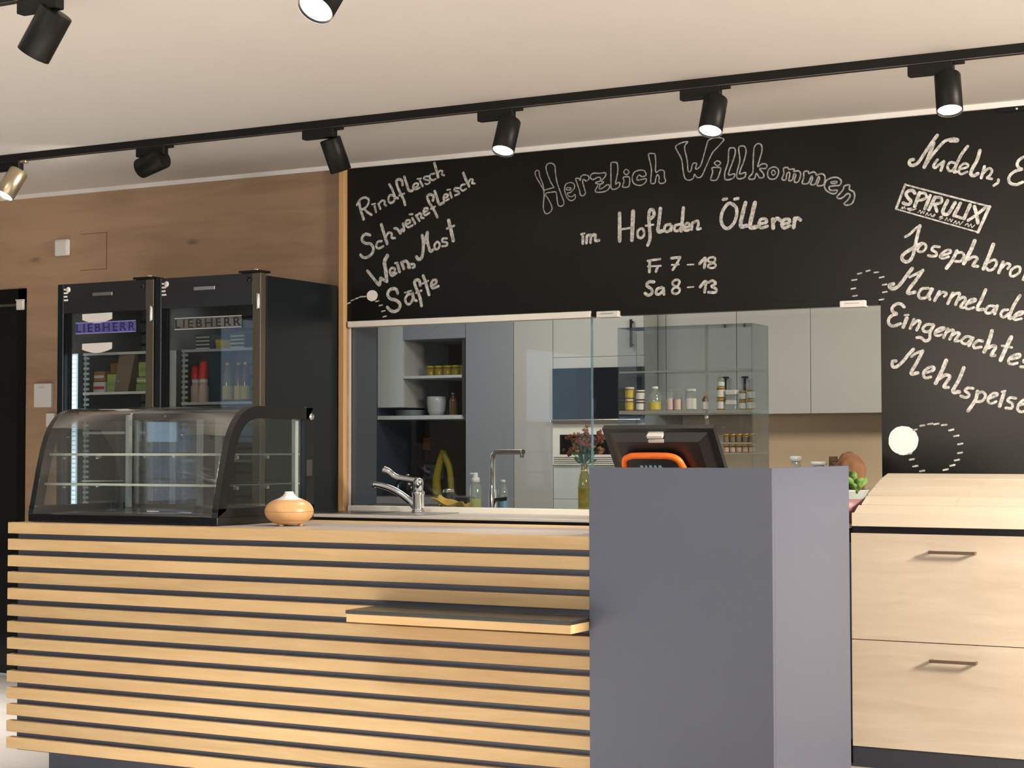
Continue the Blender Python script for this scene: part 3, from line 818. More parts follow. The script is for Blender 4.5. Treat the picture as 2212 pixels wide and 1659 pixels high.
def chalk_part(name, lines, parent):
    bm = bmesh.new()
    y = YW - 0.0004
    k = 0
    for l in lines:
        k += 1
        yy = y - 0.00012 * (k % 9)
        if l[0] == '@':
            c, r = l[1:].split(); cx, cz = [float(t) / 1000 for t in c.split(',')]; rx_, rz_ = [float(t) / 1000 for t in r.split(',')]
            rnd = random.Random(5)
            vs = [bm.verts.new((cx + rx_ * cos(t * pi / 24) * (1 + rnd.uniform(-.02, .02)), yy, cz + rz_ * sin(t * pi / 24) * (1 + rnd.uniform(-.02, .02)))) for t in range(48)]
            bm.faces.new(vs); continue
        t = l.split(); wd = float(t[0]) / 1000 / 2
        P = [Vector((float(q.split(',')[0]) / 1000, 0, float(q.split(',')[1]) / 1000)) for q in t[1:]]
        P = smooth_line(P, 7)
        rnd = random.Random(k)
        la, lb_ = [], []
        for i, p in enumerate(P):
            yi = yy - 0.0006 * i / len(P)
            tg = (P[min(i + 1, len(P) - 1)] - P[max(i - 1, 0)])
            if tg.length < 1e-7: tg = Vector((1, 0, 0))
            tg.normalize(); nn = Vector((-tg.z, 0, tg.x))
            ww = wd * (1 + rnd.uniform(-0.07, 0.07))
            la.append(bm.verts.new((p.x + nn.x * ww, yi, p.z + nn.z * ww))); lb_.append(bm.verts.new((p.x - nn.x * ww, yi, p.z - nn.z * ww)))
        for i in range(len(P) - 1):
            bm.faces.new((la[i], lb_[i], lb_[i + 1], la[i + 1]))
        for p, yc in ((P[0], yy + 0.00005), (P[-1], yy - 0.00065)):
            bm.faces.new([bm.verts.new((p.x + wd * 0.98 * cos(a * pi / 6), yc, p.z + wd * 0.98 * sin(a * pi / 6))) for a in range(12)])
    me = bpy.data.meshes.new(name)
    bmesh.ops.recalc_face_normals(bm, faces=bm.faces)
    # all chalk faces look into the shop
    for f in bm.faces:
        if f.normal.y > 0: f.normal_flip()
    bm.to_mesh(me); bm.free()
    me.materials.append(M['chalkthin'] if name in ('greeting_lettering', 'welcome_lettering') else (M['chalkfull'] if 'disc' in name else M['chalk']))
    me.transform(Matrix.Translation(-world_loc(parent)))
    o = bpy.data.objects.new(name, me); COL.objects.link(o); o.parent = parent
    return o

cur = None; sets = []
for l in CHALK.strip().split('\n'):
    if l[0] == '#':
        nm, wh = l[1:].split(); cur = (nm, hb if wh == 'H' else lb, []); sets.append(cur)
    else: cur[2].append(l)
for nm, par, ls in sets: chalk_part(nm, ls, par)
b = MB(); b.box(-1.56, 0.6, YW - 0.012, YW, 2.515, 2.5335); b.lathe([(0, 0), (0.006, 0), (0.004, 0.003), (0, 0.003)], (-1.49, YW - 0.012, 2.523), (0, -1, 0), mat=1)
tag(b.build('hanging_rail', ['black', 'chrome']), 'short black rail along the top of the chalkboard at right', 'rail')

# ------------------------------------------------------------------ light tracks and spotlights
RIGHT = Vector((0.879, 0.4765, 0)); TOCAM = Vector((0.4765, -0.879, 0)); DOWN = Vector((0, 0, -1))
def track(y, x0, x1, label):
    t = thing('light_track', label, 'light track', ((x0 + x1) / 2, y, CZ), 'ceiling light tracks')
    b = MB(); b.box(x0, x1, y - 0.017, y + 0.017, CZ - 0.032, CZ, bev=0.0015); b.build('track_profile', 'black', t)
    b = MB(); b.box(x0 + 0.01, x1 - 0.01, y - 0.006, y + 0.006, CZ - 0.0335, CZ - 0.032); b.build('groove', 'seam', t)
    b = MB()
    for s in (-1, 1): b.box(x0 + 0.02, x1 - 0.02, y + s * 0.0125 - 0.0012, y + s * 0.0125 + 0.0012, CZ - 0.0332, CZ - 0.032)
    b.build('conductor', 'satin', t)
    return t
track(5.925, -7.4, 0.5, 'long black ceiling light track with six spotlights, above the counter')
track(3.80, -7.0, -2.2, 'near black ceiling light track cut off at the top of the photo')

def head(x, y, d, lit, label, r=0.0445, L=0.138, power=0, size=60, mat='black'):
    g = 'track spotlights'
    t = thing('track_spotlight', label, 'spotlight', (x, y, CZ - 0.032), g)
    z = CZ - 0.032
    d = d.normalized()
    b = MB(); b.box(x - 0.135, x + 0.022, y - 0.017, y + 0.017, z - 0.042, z - 0.0005, bev=0.004); b.build('adapter', 'black', t)
    b = MB(); b.box(x + 0.022, x + 0.058, y - 0.012, y + 0.012, z - 0.013, z - 0.0005, bev=0.003); b.build('locking_lever', 'black' if mat == 'black' else mat, t)
    piv = Vector((x, y, z - 0.058))
    back = TOCAM if d.dot(TOCAM) >= 0 else -TOCAM
    side = (RIGHT - d * RIGHT.dot(d)).normalized()
    off = (back - d * back.dot(d)).normalized() * 0.0
    top = piv - DOWN * 0.0 + d * (-0.012)
    b = MB(); b.lathe([(0, 0), (0.009, 0), (0.009, 0.022), (0, 0.022)], (x, y, z - 0.040), (0, 0, -1), 16)
    b.build('stem', 'black' if mat == 'black' else mat, t)
    b = MB(); b.lathe([(0, 0), (r - 0.004, 0), (r - 0.001, 0.0015), (r, 0.004), (r, L), (r - 0.003, L + 0.001), (r - 0.004, L - 0.001), (r - 0.005, L - 0.006), (0, L - 0.006)], top, d, 40)
    hs = b.build('housing', mat, t)
    b = MB(); b.lathe([(r - 0.0055, L - 0.0052), (0, L - 0.004)], top, d, 36); b.build('lens', 'lens' if lit else 'lensoff', t)
    b = MB(); b.lathe([(r - 0.0048, L - 0.0050), (r - 0.0036, L - 0.001), (r - 0.0015, L + 0.0014), (r - 0.0003, L + 0.0008)], top, d, 40); b.build('reflector_ring', 'chrome', t)
    if power: spot('spot_lamp', top + d * (L + 0.004), d, power, (1.0, 0.92, 0.80), size, 0.8, 0.03)
    return t
YT = 5.925
dL = {
 1: DOWN + 0.40 * TOCAM - 0.45 * RIGHT, 2: -0.80 * RIGHT - 0.48 * TOCAM + 0.24 * DOWN, 3: DOWN + 0.33 * RIGHT - 0.28 * TOCAM,
 4: DOWN + 0.36 * TOCAM - 0.21 * RIGHT, 5: DOWN + 0.38 * TOCAM - 0.21 * RIGHT, 6: DOWN + 0.33 * TOCAM - 0.03 * RIGHT}
head(-5.792, YT, dL[1], True, 'track spotlight with golden lamplit shine at the far left end, above the dark doorway', power=70, mat='goldshine')
head(-4.946, YT, dL[2], False, 'black track spotlight turned sideways to the left, above the two black fridges', power=34, size=80)
head(-4.058, YT, dL[3], False, 'black track spotlight aimed down at the wall, where the oak wall meets the chalkboard', power=50, size=80)
head(-3.222, YT, dL[4], True, 'lit black track spotlight left of the Herzlich Willkommen greeting', power=60)
head(-2.364, YT, dL[5], True, 'lit black track spotlight covering the top of the capital W of the greeting', power=60)
head(-1.513, YT, dL[6], True, 'lit black track spotlight above the Nudeln line, hanging almost straight down', power=40, size=75)
head(-3.575, 3.80, DOWN - 0.64 * RIGHT - 0.28 * TOCAM, False, 'large black track spotlight in the upper left corner, tilted away to the left', r=0.050, L=0.145, power=26, size=70)
head(-2.58, 3.80, DOWN + 0.60 * TOCAM - 0.43 * RIGHT, True, 'lit spotlight cut off by the top edge of the photo, glowing lens facing the viewer', r=0.050, L=0.165, power=34)

# ------------------------------------------------------------------ wall fittings on the oak wall
t = thing('light_switch', 'small square white switch high on the oak wall above the fridges', 'switch', (-6.414, YW, 2.256))
b = MB(); b.box(-6.462, -6.366, YW - 0.022, YW, 2.213, 2.300, bev=0.008); b.build('housing', 'plastic', t)
b = MB(); b.box(-6.452, -6.376, YW - 0.026, YW - 0.02, 2.222, 2.290, bev=0.003); b.build('rocker', 'plastic', t)
t = thing('wall_thermostat', 'flat white box on the oak wall between doorway and left fridge', 'thermostat', (-6.533, YW, 1.483))
b = MB(); b.box(-6.594, -6.473, YW - 0.025, YW, 1.420, 1.546, bev=0.005); b.build('cover', 'plastic', t)
b = MB(); b.box(-6.56, -6.52, YW - 0.0265, YW - 0.024, 1.522, 1.528); b.build('indicator', plain('cool_indicator', (0.35, 0.6, 0.62), 0.3), t)
b = MB(); b.box(-6.512, -6.455, YW - 0.02, YW, 1.318, 1.389, bev=0.004)
tag(b.build('cable_outlet', 'plastic'), 'narrow white outlet cover on the oak wall, just above the glass case left end', 'outlet')
b = MB(); b.box(-6.560, -6.505, YW - 0.015, YW, 1.03, 1.15, bev=0.004)
tag(b.build('wall_socket', 'plastic'), 'pale double socket low on the oak wall, half hidden by the glass case', 'socket')

# ------------------------------------------------------------------ upright fridges
YF = 6.263
def fridge(x0, x1, label, led, plate, ink, line, handle_x, hz):
    t = thing('upright_fridge', label, 'fridge', ((x0 + x1) / 2, 6.58, 0), 'black glass-door fridges')
    H = 1.975
    b = MB()   # carcass as five panels so the cavity is real
    b.box(x0, x0 + 0.035, YF + 0.045, 6.87, 0.08, H, bev=0.002); b.box(x1 - 0.035, x1, YF + 0.045, 6.87, 0.08, H, bev=0.002)
    b.box(x0 + 0.035, x1 - 0.035, 6.83, 6.87, 0.08, H); b.box(x0 + 0.035, x1 - 0.035, YF + 0.045, 6.83, 1.905, H); b.box(x0 + 0.035, x1 - 0.035, YF + 0.045, 6.83, 0.08, 0.20)
    b.build('body', 'fridge', t)
    b = MB(); b.box(x0 + 0.036, x1 - 0.036, 6.815, 6.829, 0.2, 1.904); b.box(x0 + 0.036, x0 + 0.045, YF + 0.06, 6.815, 0.2, 1.904); b.box(x1 - 0.045, x1 - 0.036, YF + 0.06, 6.815, 0.2, 1.904)
    b.build('liner', 'fridgein', t)
    b = MB()
    for q in range(24):
        z = 0.5 + q * 0.058
        b.box(x0 + 0.0455, x1 - 0.0455, 6.806, 6.8145, z, z + 0.012)
    b.build('back_ribs', 'seam', t)
    dr = MB(); dr.box(x0, x0 + 0.035, YF, YF + 0.04, 0.2, 1.985, bev=0.003); dr.box(x1 - 0.045, x1 - 0.0, YF, YF + 0.04, 0.2, 1.985, bev=0.003, mat=1)
    dr.box(x0 + 0.035, x1 - 0.045, YF, YF + 0.04, 0.2, 0.26); 
    door = dr.build('door', ['fridge', 'bronze'], t)
    b = MB(); b.box(x0 + 0.035, x1 - 0.045, YF + 0.002, YF + 0.038, 1.845, 1.985, bev=0.002); b.build('header_panel', plain('header_gloss', (0.020, 0.021, 0.024), 0.22), door)
    b = MB(); b.box(x0 + 0.035, x1 - 0.045, YF + 0.008, YF + 0.014, 0.26, 1.845); b.build('pane', 'doorglass', door)
    xm = (x0 + x1) / 2
    b = MB(); b.box(xm - 0.075, xm + 0.045, YF - 0.002, YF + 0.003, 1.921, 1.936, bev=0.001); b.build('emblem_bar', 'steel', door)
    lx0, lx1 = x0 + 0.117, x1 - 0.112
    b = MB(); b.box(lx0 - 0.004, lx1 + 0.004, YF + 0.0035, YF + 0.0055, 1.747, 1.796); b.build('logo_plate', glass('logo_film_' + plate, (0.55, 0.55, 0.9) if plate == 'indigoplate' else (0.75, 0.75, 0.73), f0=0.03, haze=0.38 if plate == 'indigoplate' else 0.30, hazecol=(0.26, 0.25, 0.62) if plate == 'indigoplate' else (0.30, 0.30, 0.28)), door)
    text_mesh('logo_lettering', 'LIEBHERR', 0.038, lx1 - lx0, ink, door, (lx0, YF + 0.003, 1.7525), bold=0.0003)
    b = MB(); b.box(lx0 - 0.004, lx1 + 0.004, YF + 0.002, YF + 0.005, 1.7955, 1.7985); b.box(lx0 - 0.004, lx1 + 0.004, YF + 0.002, YF + 0.005, 1.7445, 1.7475); b.build('logo_lines', line, door)
    b = MB()   # small print stickers in the corner
    rnd = random.Random(3)
    for q in range(4): b.box(x0 + 0.04, x0 + 0.052 + rnd.uniform(0, 0.02), YF - 0.001, YF + 0.002, 1.955 - q * 0.017, 1.963 - q * 0.017)
    b.lathe([(0, 0), (0.014, 0), (0.013, 0.002), (0, 0.002)], (x0 + 0.066, YF + 0.001, 1.957), (0, -1, 0), 20)
    b.build('stickers', 'label', door)
    b = MB(); b.lathe([(0, 0), (0.012, 0), (0.010, 0.004), (0, 0.004)], (x1 - 0.065, YF + 0.001, 1.955), (0, -1, 0), 20); b.build('lock', 'blackgloss', door)
    b = MB(); b.box(x1 - 0.115, x1 + 0.004, YF - 0.012, YF + 0.07, 1.986, 1.996, bev=0.003); b.lathe([(0, 0), (0.015, 0), (0.012, 0.006), (0, 0.006)], (x1 - 0.03, YF + 0.008, 1.996), (0, 0, 1), 20, mat=1)
    b.build('hinge_plate', ['black', 'chrome'], t)
    b = MB(); b.lathe([(0, 0), (0.009, 0), (0.010, 0.004), (0.010, 0.066), (0.009, 0.070), (0, 0.07)], (x1 - 0.009, YF - 0.006, hz), (0, 0, 1), 18); b.build('hinge_cap', 'steel', door)
    b = MB(); b.box(x0 + 0.050, x0 + 0.080, YF + 0.048, YF + 0.056, 0.3, 1.655)
    if led:
        for q in range(62): b.box(x0 + 0.055, x0 + 0.075, YF + 0.046, YF + 0.049, 0.32 + q * 0.0215, 0.334 + q * 0.0215, mat=1)
    b.build('light_strip', ['led', plain('led_dot', (1, 1, 1), 0.4, emit=(0.85, 0.95, 1.0), estr=3.0)] if led else ['ledoff', 'ledoff'], t)
    b = MB()
    b.box(x0 + 0.084, x0 + 0.092, 6.36, 6.37, 0.3, 1.66)
    for q in range(42): b.box(x0 + 0.083, x0 + 0.118, 6.354, 6.358, 0.62 + q * 0.0246, 0.631 + q * 0.0246)
    b.build('shelf_ladder', 'rail', t)
    return t
fl = fridge(-5.859, -5.273, 'left black glass-door fridge with blue logo strip and glowing light strip', True, 'indigoplate', 'navy', 'lineblue', 0, 1.79)
fr = fridge(-5.264, -4.664, 'right black glass-door fridge with dark logo strip, beside the glazed opening', False, 'greyplate', 'ink', 'line', 0, 1.822)
def shelf_in(par, x0, x1, zs, name, mat, edge):
    for z in zs:
        b = MB(); b.box(x0 + 0.05, x1 - 0.05, 6.345, 6.80, z - 0.006, z); s = b.build(name, mat, par)
        b = MB(); b.box(x0 + 0.095, x1 - 0.055, 6.338, 6.345, z - 0.009, z + 0.003); b.build('front_edge', edge, s)
shelf_in(fl, -5.859, -5.273, (1.655, 1.468, 1.28, 1.05), 'shelf', 'shelfglass', 'shelfmetal')
shelf_in(fr, -5.264, -4.664, (1.655, 1.412, 1.15), 'shelf', 'shelfglass', 'rail')

for nm_, x_, pw_ in (('fridge_fill_left', -5.56, 0.5), ('fridge_fill_right', -4.96, 0.7)):
    area(nm_, (x_, 6.42, 1.895), (x_, 6.5, 0), 0.35, 0.06, pw_, (0.95, 0.97, 1.0))  # faint lights added to brighten the fridge interiors
# things in the left fridge
def sign(z, label):
    b = MB(); pts = [(-5.706, z)]
    for q in range(9):
        a = q / 8; pts.append((-5.706 + 0.183 * a, z - 0.028 - 0.018 * sin(pi * a)))
    pts.append((-5.523, z + 0.002))
    b.extrude([(x, YF + 0.004, zz) for x, zz in pts], (0, -0.0015, 0))
    s = b.build('curved_label', 'label'); tag(s, label, 'label', 'paper labels on the left fridge door')
    return s
sign(1.838, 'upper curved white paper label stuck on the left fridge door, above the blue logo')
sign(1.698, 'lower curved white paper label stuck on the left fridge door, below the blue logo')
zf = 1.468
t = thing('paper_bag', 'tall brown paper bag standing in the left fridge, white print on front', 'bag', (-5.55, 6.42, zf))
b = MB(); b.hexa([(-5.600, 6.37, zf), (-5.512, 6.365, zf), (-5.512, 6.46, zf), (-5.600, 6.46, zf), (-5.592, 6.395, zf + 0.178), (-5.490, 6.39, zf + 0.181), (-5.490, 6.41, zf + 0.181), (-5.592, 6.415, zf + 0.178)]); b.build('bag_body', 'paper', t)
b = MB()
rnd = random.Random(9)
for q in range(4): b.box(-5.585, -5.585 + rnd.uniform(0.03, 0.06), 6.3765 + 0.0045 * q * 0.9, 6.379 + 0.0055 * q, zf + 0.05 + q * 0.02, zf + 0.056 + q * 0.02)
b.build('print', 'label', t)
def pack(name, label, cat, x0, x1, y0, y1, z0, z1, mat, stripe=None, grp='groceries in the left fridge'):
    t = thing(name, label, cat, ((x0 + x1) / 2, (y0 + y1) / 2, z0), grp)
    b = MB(); b.box(x0, x1, y0, y1, z0, z1, bev=min(0.006, (z1 - z0) / 5)); b.build('packet', mat, t)
    if stripe:
        b = MB(); h = z1 - z0; b.box(x0 + 0.006, x1 - 0.006, y0 - 0.001, y0 + 0.002, z0 + h * 0.35, z0 + h * 0.6); b.build('sticker', stripe, t)
    return t
pack('salad_pack', 'lime green packet stacked on top at the right of the left fridge', 'packet', -5.462, -5.36, 6.38, 6.52, zf + 0.072, zf + 0.142, 'lime', 'green')
pack('salad_pack', 'dark green packet at the bottom right of the left fridge, under the lime one', 'packet', -5.478, -5.36, 6.38, 6.54, zf, zf + 0.040, 'green')
pack('salad_pack', 'striped yellow-green packet between the lime and the dark green one', 'packet', -5.474, -5.36, 6.38, 6.53, zf + 0.041, zf + 0.071, 'lime', 'label')
pack('juice_carton', 'upright light green carton left of the brown bag', 'carton', -5.672, -5.612, 6.40, 6.46, zf, zf + 0.090, 'lime', 'green')
pack('cereal_box', 'brown and orange box behind the light green carton', 'box', -5.74, -5.61, 6.50, 6.60, zf, zf + 0.148, 'orangebox', 'label')
pack('cheese_pack', 'grey striped packet at the left front of the left fridge', 'packet', -5.758, -5.682, 6.40, 6.50, zf, zf + 0.055, 'label', 'red')
pack('cheese_pack', 'brown packet lying on the grey striped one', 'packet', -5.755, -5.685, 6.40, 6.50, zf + 0.056, zf + 0.105, 'orangebox', 'label')
# things in the right fridge
g2 = 'bottles in the right fridge'
def bottle(name, label, cat, x, y, z, r, h, body, cap, lab=None, grp=None, caph=0.012, neck=0.45, lz=(0.15, 0.55)):
    t = thing(name, label, cat, (x, y, z), grp)
    b = MB(); b.lathe([(0, 0), (r * 0.92, 0), (r, 0.004), (r, h * 0.62), (r * 0.9, h * 0.70), (r * neck, h * 0.84), (r * neck, h - caph), (0, h - caph)], (x, y, z), (0, 0, 1), 20); b.build('body', body, t)
    b = MB(); b.lathe([(0, 0), (r * neck * 1.15, 0), (r * neck * 1.15, caph * 0.9), (0, caph)], (x, y, z + h - caph), (0, 0, 1), 16); b.build('cap', cap, t)
    if lab:
        b = MB(); b.lathe([(r * 1.012, h * lz[0]), (r * 1.012, h * lz[1])], (x, y, z), (0, 0, 1), 24); b.build('label', lab, t)
    return t
zr = 1.412
for i, (x, nm) in enumerate(((-5.150, 'left'), (-5.104, 'right'))):
    t = thing('ketchup_bottle', '%s of the two bottles with red tops in the right fridge' % nm, 'bottle', (x, 6.42, zr), 'red-topped bottles in the right fridge')
    b = MB(); b.lathe([(0, 0), (0.022, 0), (0.024, 0.005), (0.024, 0.075), (0.018, 0.088), (0.018, 0.095), (0, 0.095)], (x, 6.42, zr), (0, 0, 1), 20); b.build('body', 'pink', t)
    b = MB(); h = 0.062 if i == 0 else 0.085
    b.lathe([(0, 0), (0.0225, 0), (0.0235, 0.004), (0.020, h * 0.8), (0.012, h), (0, h)], (x, 6.42, zr + 0.113), (0, 0, 1), 20); b.build('cap', 'red', t)
    b = MB(); b.lathe([(0.017, 0.095), (0.020, 0.099), (0.020, 0.108), (0.017, 0.113)], (x, 6.42, zr), (0, 0, 1), 20); b.build('collar', 'porcelain', t)
for i, (x, y, lbl) in enumerate(((-4.965, 6.42, 'leftmost yellow-labelled bottle in the right fridge, orange cap'), (-4.915, 6.44, 'middle yellow-labelled bottle in the right fridge'), (-4.862, 6.42, 'rightmost yellow-labelled bottle in the right fridge, by the door edge'))):
    bottle('juice_bottle', lbl, 'bottle', x, y, zr, 0.024, 0.185, 'amber' if i else 'yellowglass', 'gold' if i != 1 else 'yellow', 'yellow', 'yellow bottles in the right fridge', lz=(0.08, 0.42))
zr2 = 1.655
for i, (x, y, m, lbl) in enumerate(((-5.10, 6.45, 'label', 'pale striped tray at the left of the right fridge top shelf'), (-5.02, 6.47, 'gold', 'small golden carton in the middle of the right fridge top shelf'), (-4.90, 6.45, 'label', 'pale striped tray at the right of the right fridge top shelf'))):
    t = thing('food_tray', lbl, 'tray', (x, y, zr2), 'packs on the top shelf of the right fridge')
    w_ = 0.04 if i != 1 else 0.02; h_ = 0.075 if i != 1 else 0.05
    b = MB(); b.hexa([(x - w_, y - 0.04, zr2), (x + w_, y - 0.04, zr2), (x + w_, y + 0.04, zr2), (x - w_, y + 0.04, zr2), (x - w_ * 1.1, y - 0.045, zr2 + h_), (x + w_ * 1.1, y - 0.045, zr2 + h_), (x + w_ * 1.1, y + 0.045, zr2 + h_), (x - w_ * 1.1, y + 0.045, zr2 + h_)])
    b.build('container', plain('tray_grey', (0.10, 0.10, 0.095), 0.5) if i != 1 else 'yellow', t)
    if i != 1:
        b = MB()
        for q in range(4): b.box(x - w_ * 0.95, x + w_ * 0.95, y - 0.0475, y - 0.044, zr2 + 0.008 + q * 0.017, zr2 + 0.014 + q * 0.017)
        b.build('stripes', 'label', t)

# ------------------------------------------------------------------ the slatted sales counter
CX0, CX1, CYF, CZT = -4.676, -2.287, 4.75, 0.9335
t = thing('sales_counter', 'long sales counter clad in horizontal oak slats over dark blue-grey panels', 'counter', ((CX0 + CX1) / 2, 5.0, 0))
b = MB(); b.box(CX0 + 0.024, CX1, CYF + 0.030, 5.40, 0.105, CZT - 0.021); b.build('carcass', 'bluegrey', t)
b = MB(); b.box(CX0 + 0.115, CX1, CYF + 0.10, 5.36, 0.0, 0.105); b.build('plinth', 'bluegrey', t)
b = MB()
for i in range(14):
    z1 = CZT - i * 0.06
    b.box(CX0, CX1, CYF, CYF + 0.0298, z1 - 0.0402, z1, bev=0.0015)
b.build('slat_cladding', 'oak', t)
b = MB(); b.box(CX0 + 0.006, CX1, CYF + 0.0302, 5.265, CZT - 0.0208, CZT - 0.0006, bev=0.0); b.build('top', 'greylam', t)
b = MB(); b.box(CX0 + 0.006, CX1, 5.2652, 5.418, CZT - 0.0208, CZT + 0.0002, bev=0.0015); b.build('top_edge_strip', 'oakedge', t)
b = MB(); b.box(-3.075, CX1 + 0.0, 4.58, CYF - 0.0005, 0.6575, 0.684, bev=0.002)
sh = b.build('bag_shelf', 'oakedge', t); sh['label'] = 'oak bag shelf jutting out of the counter front'
b = MB(); b.box(-3.077, CX1, 4.578, CYF - 0.0005, 0.6842, 0.6945, bev=0.0012); b.build('shelf_top', plain('black_laminate', (0.025, 0.027, 0.026), 0.4), sh)
b = MB(); b.box(-3.0755, CX1 - 0.001, 4.5795, CYF - 0.001, 0.6946, 0.6952); b.build('shelf_sheen', plain('grey_sheen', (0.075, 0.076, 0.068), 0.35), sh)  # thin grey sheet painting the sheen on the black shelf top

# ------------------------------------------------------------------ glass display case
DX0, DX1 = -4.650, -3.775
dc = thing('display_case', 'black-framed countertop glass display case with curved front, empty', 'display case', ((DX0 + DX1) / 2, 5.1, CZT))
zb = CZT + 0.0006
b = MB(); b.box(DX0, DX1, 4.825, 5.405, zb, zb + 0.030, bev=0.003); b.build('base', 'blackgloss', dc)
b = MB(); b.box(DX0 + 0.02, DX1 - 0.02, 4.85, 5.39, zb + 0.031, zb + 0.036); b.build('deck', plain('case_deck', (0.06, 0.062, 0.06), 0.2, spec=0.6), dc)
prof = [Vector((0, y, z)) for y, z in ((4.826, 0.962), (4.846, 1.05), (4.870, 1.15), (4.897, 1.235), (4.928, 1.290), (4.975, 1.332), (5.035, 1.351), (5.11, 1.3545), (5.25, 1.354), (5.40, 1.353))]
prof = smooth_line(prof, 4)
def inset(P, d):
    out = []
    for i, p in enumerate(P):
        tg = (P[min(i + 1, len(P) - 1)] - P[max(i - 1, 0)]).normalized()
        out.append(p + Vector((0, tg.z, -tg.y)) * d)
    return out
b = MB(); A = [(DX0 + 0.027, p.y, p.z) for p in prof]; B = [(DX1 - 0.027, p.y, p.z) for p in prof]; b.strip(A, B, smooth=True)
b.build('curved_glass', 'case', dc, solid=0.005)
for nm, xa, xb in (('end_frame', DX0, DX0 + 0.026), ('end_frame', DX1 - 0.026, DX1)):
    inner = inset(prof, 0.044)
    inner = [Vector((0, min(p.y, 5.36), max(p.z, 0.985))) for p in inner if p.z > 0.97]
    outer = list(prof)
    b = MB()
    # printed black border: outer line, inner line
    n = len(outer)
    ii = [inner[min(len(inner) - 1, int(i * len(inner) / n))] for i in range(n)]
    for x, flip in ((xa, 0), (xb, 1)):
        b.strip([(x, p.y, p.z) for p in outer], [(x, q.y, q.z) for q in ii])
    b.strip([(xa, p.y, p.z) for p in outer], [(xb, p.y, p.z) for p in outer], smooth=True)
    b.strip([(xa, p.y, p.z) for p in ii], [(xb, p.y, p.z) for p in ii], smooth=True)
    b.box(xa, xb, 5.355, 5.405, 0.965, 1.353)
    b.box(xa, xb, 4.83, 5.405, 0.963, 0.992)
    fr_ = b.build(nm, 'blackgloss', dc)
    b = MB(); xm = (xa + xb) / 2; b.extrude([(xm - 0.002, p.y, p.z) for p in ii] + [(xm - 0.002, 5.355, 0.99)], (0.004, 0, 0)); b.build('side_glass', 'case', fr_)
for nm, x, y, z in (('knob', DX1, 5.378, 1.32), ('knob', DX0, 5.378, 1.32)):
    b = MB(); s = 1 if x == DX1 else -1
    b.lathe([(0, 0), (0.012, 0), (0.013, 0.003), (0.013, 0.009), (0.010, 0.012), (0, 0.012)], (x, y, z), (s, 0, 0), 20); b.build(nm, 'chrome', dc)
for z, y0 in ((1.184, 4.905), (1.075, 4.880)):
    b = MB(); b.box(DX0 + 0.030, DX1 - 0.030, y0, 5.35, z - 0.006, z); s = b.build('glass_shelf', 'shelfglass', dc)
    b = MB(); b.box(DX0 + 0.030, DX1 - 0.030, y0 - 0.003, y0, z - 0.0075, z + 0.001); b.box(DX0 + 0.030, DX1 - 0.030, 5.35, 5.353, z - 0.007, z); b.build('polished_edge', 'edgeglint', s)
    for x in (DX0 + 0.0305, DX1 - 0.0465):
        for y in (4.98, 5.16, 5.34):
            b = MB(); b.box(x, x + 0.016, y - 0.008, y + 0.008, z - 0.020, z - 0.0062, bev=0.002); b.build('shelf_bracket', 'chrome', s)
for x in (DX0 + 0.03, DX1 - 0.045):
    b = MB(); b.box(x, x + 0.016, 5.325, 5.345, 0.972, 1.335); b.build('corner_post', plain('pale_post', (0.45, 0.50, 0.48), 0.35), dc)
b = MB()
xm = (DX0 + DX1) / 2 - 0.05
for x0, x1 in ((DX0 + 0.03, DX0 + 0.05), (xm - 0.045, xm - 0.01), (xm + 0.045, xm + 0.075), (DX1 - 0.05, DX1 - 0.03)): b.box(x0, x1, 5.375, 5.385, 0.97, 1.315)
b.box(DX0 + 0.03, DX1 - 0.03, 5.372, 5.39, 1.315, 1.345, mat=1); b.box(DX0 + 0.03, DX1 - 0.03, 5.375, 5.39, 0.966, 0.985, mat=1); b.box(xm - 0.01, xm + 0.045, 5.374, 5.39, 0.97, 1.315, mat=1)
b.build('rear_door_frames', [plain('pale_frame', (0.38, 0.43, 0.43), 0.3), plain('grey_frame', (0.055, 0.055, 0.05), 0.3)], dc)
b = MB(); b.box(DX0 + 0.05, xm - 0.045, 5.378, 5.383, 0.985, 1.315); b.box(xm + 0.075, DX1 - 0.05, 5.378, 5.383, 0.985, 1.315); b.build('rear_door_glass', glass('rear_glass', (0.80, 0.86, 0.88), f0=0.16), dc)
b = MB(); b.box(DX0 + 0.03, DX1 - 0.03, 5.06, 5.085, 1.333, 1.342); b.build('lamp_strip', 'steel', dc)
b = MB(); b.box(DX1 - 0.0008, DX1 + 0.001, 5.355, 5.392, 1.10, 1.16); b.build('rating_plate', plain('dark_plate', (0.03, 0.03, 0.035), 0.4), dc)

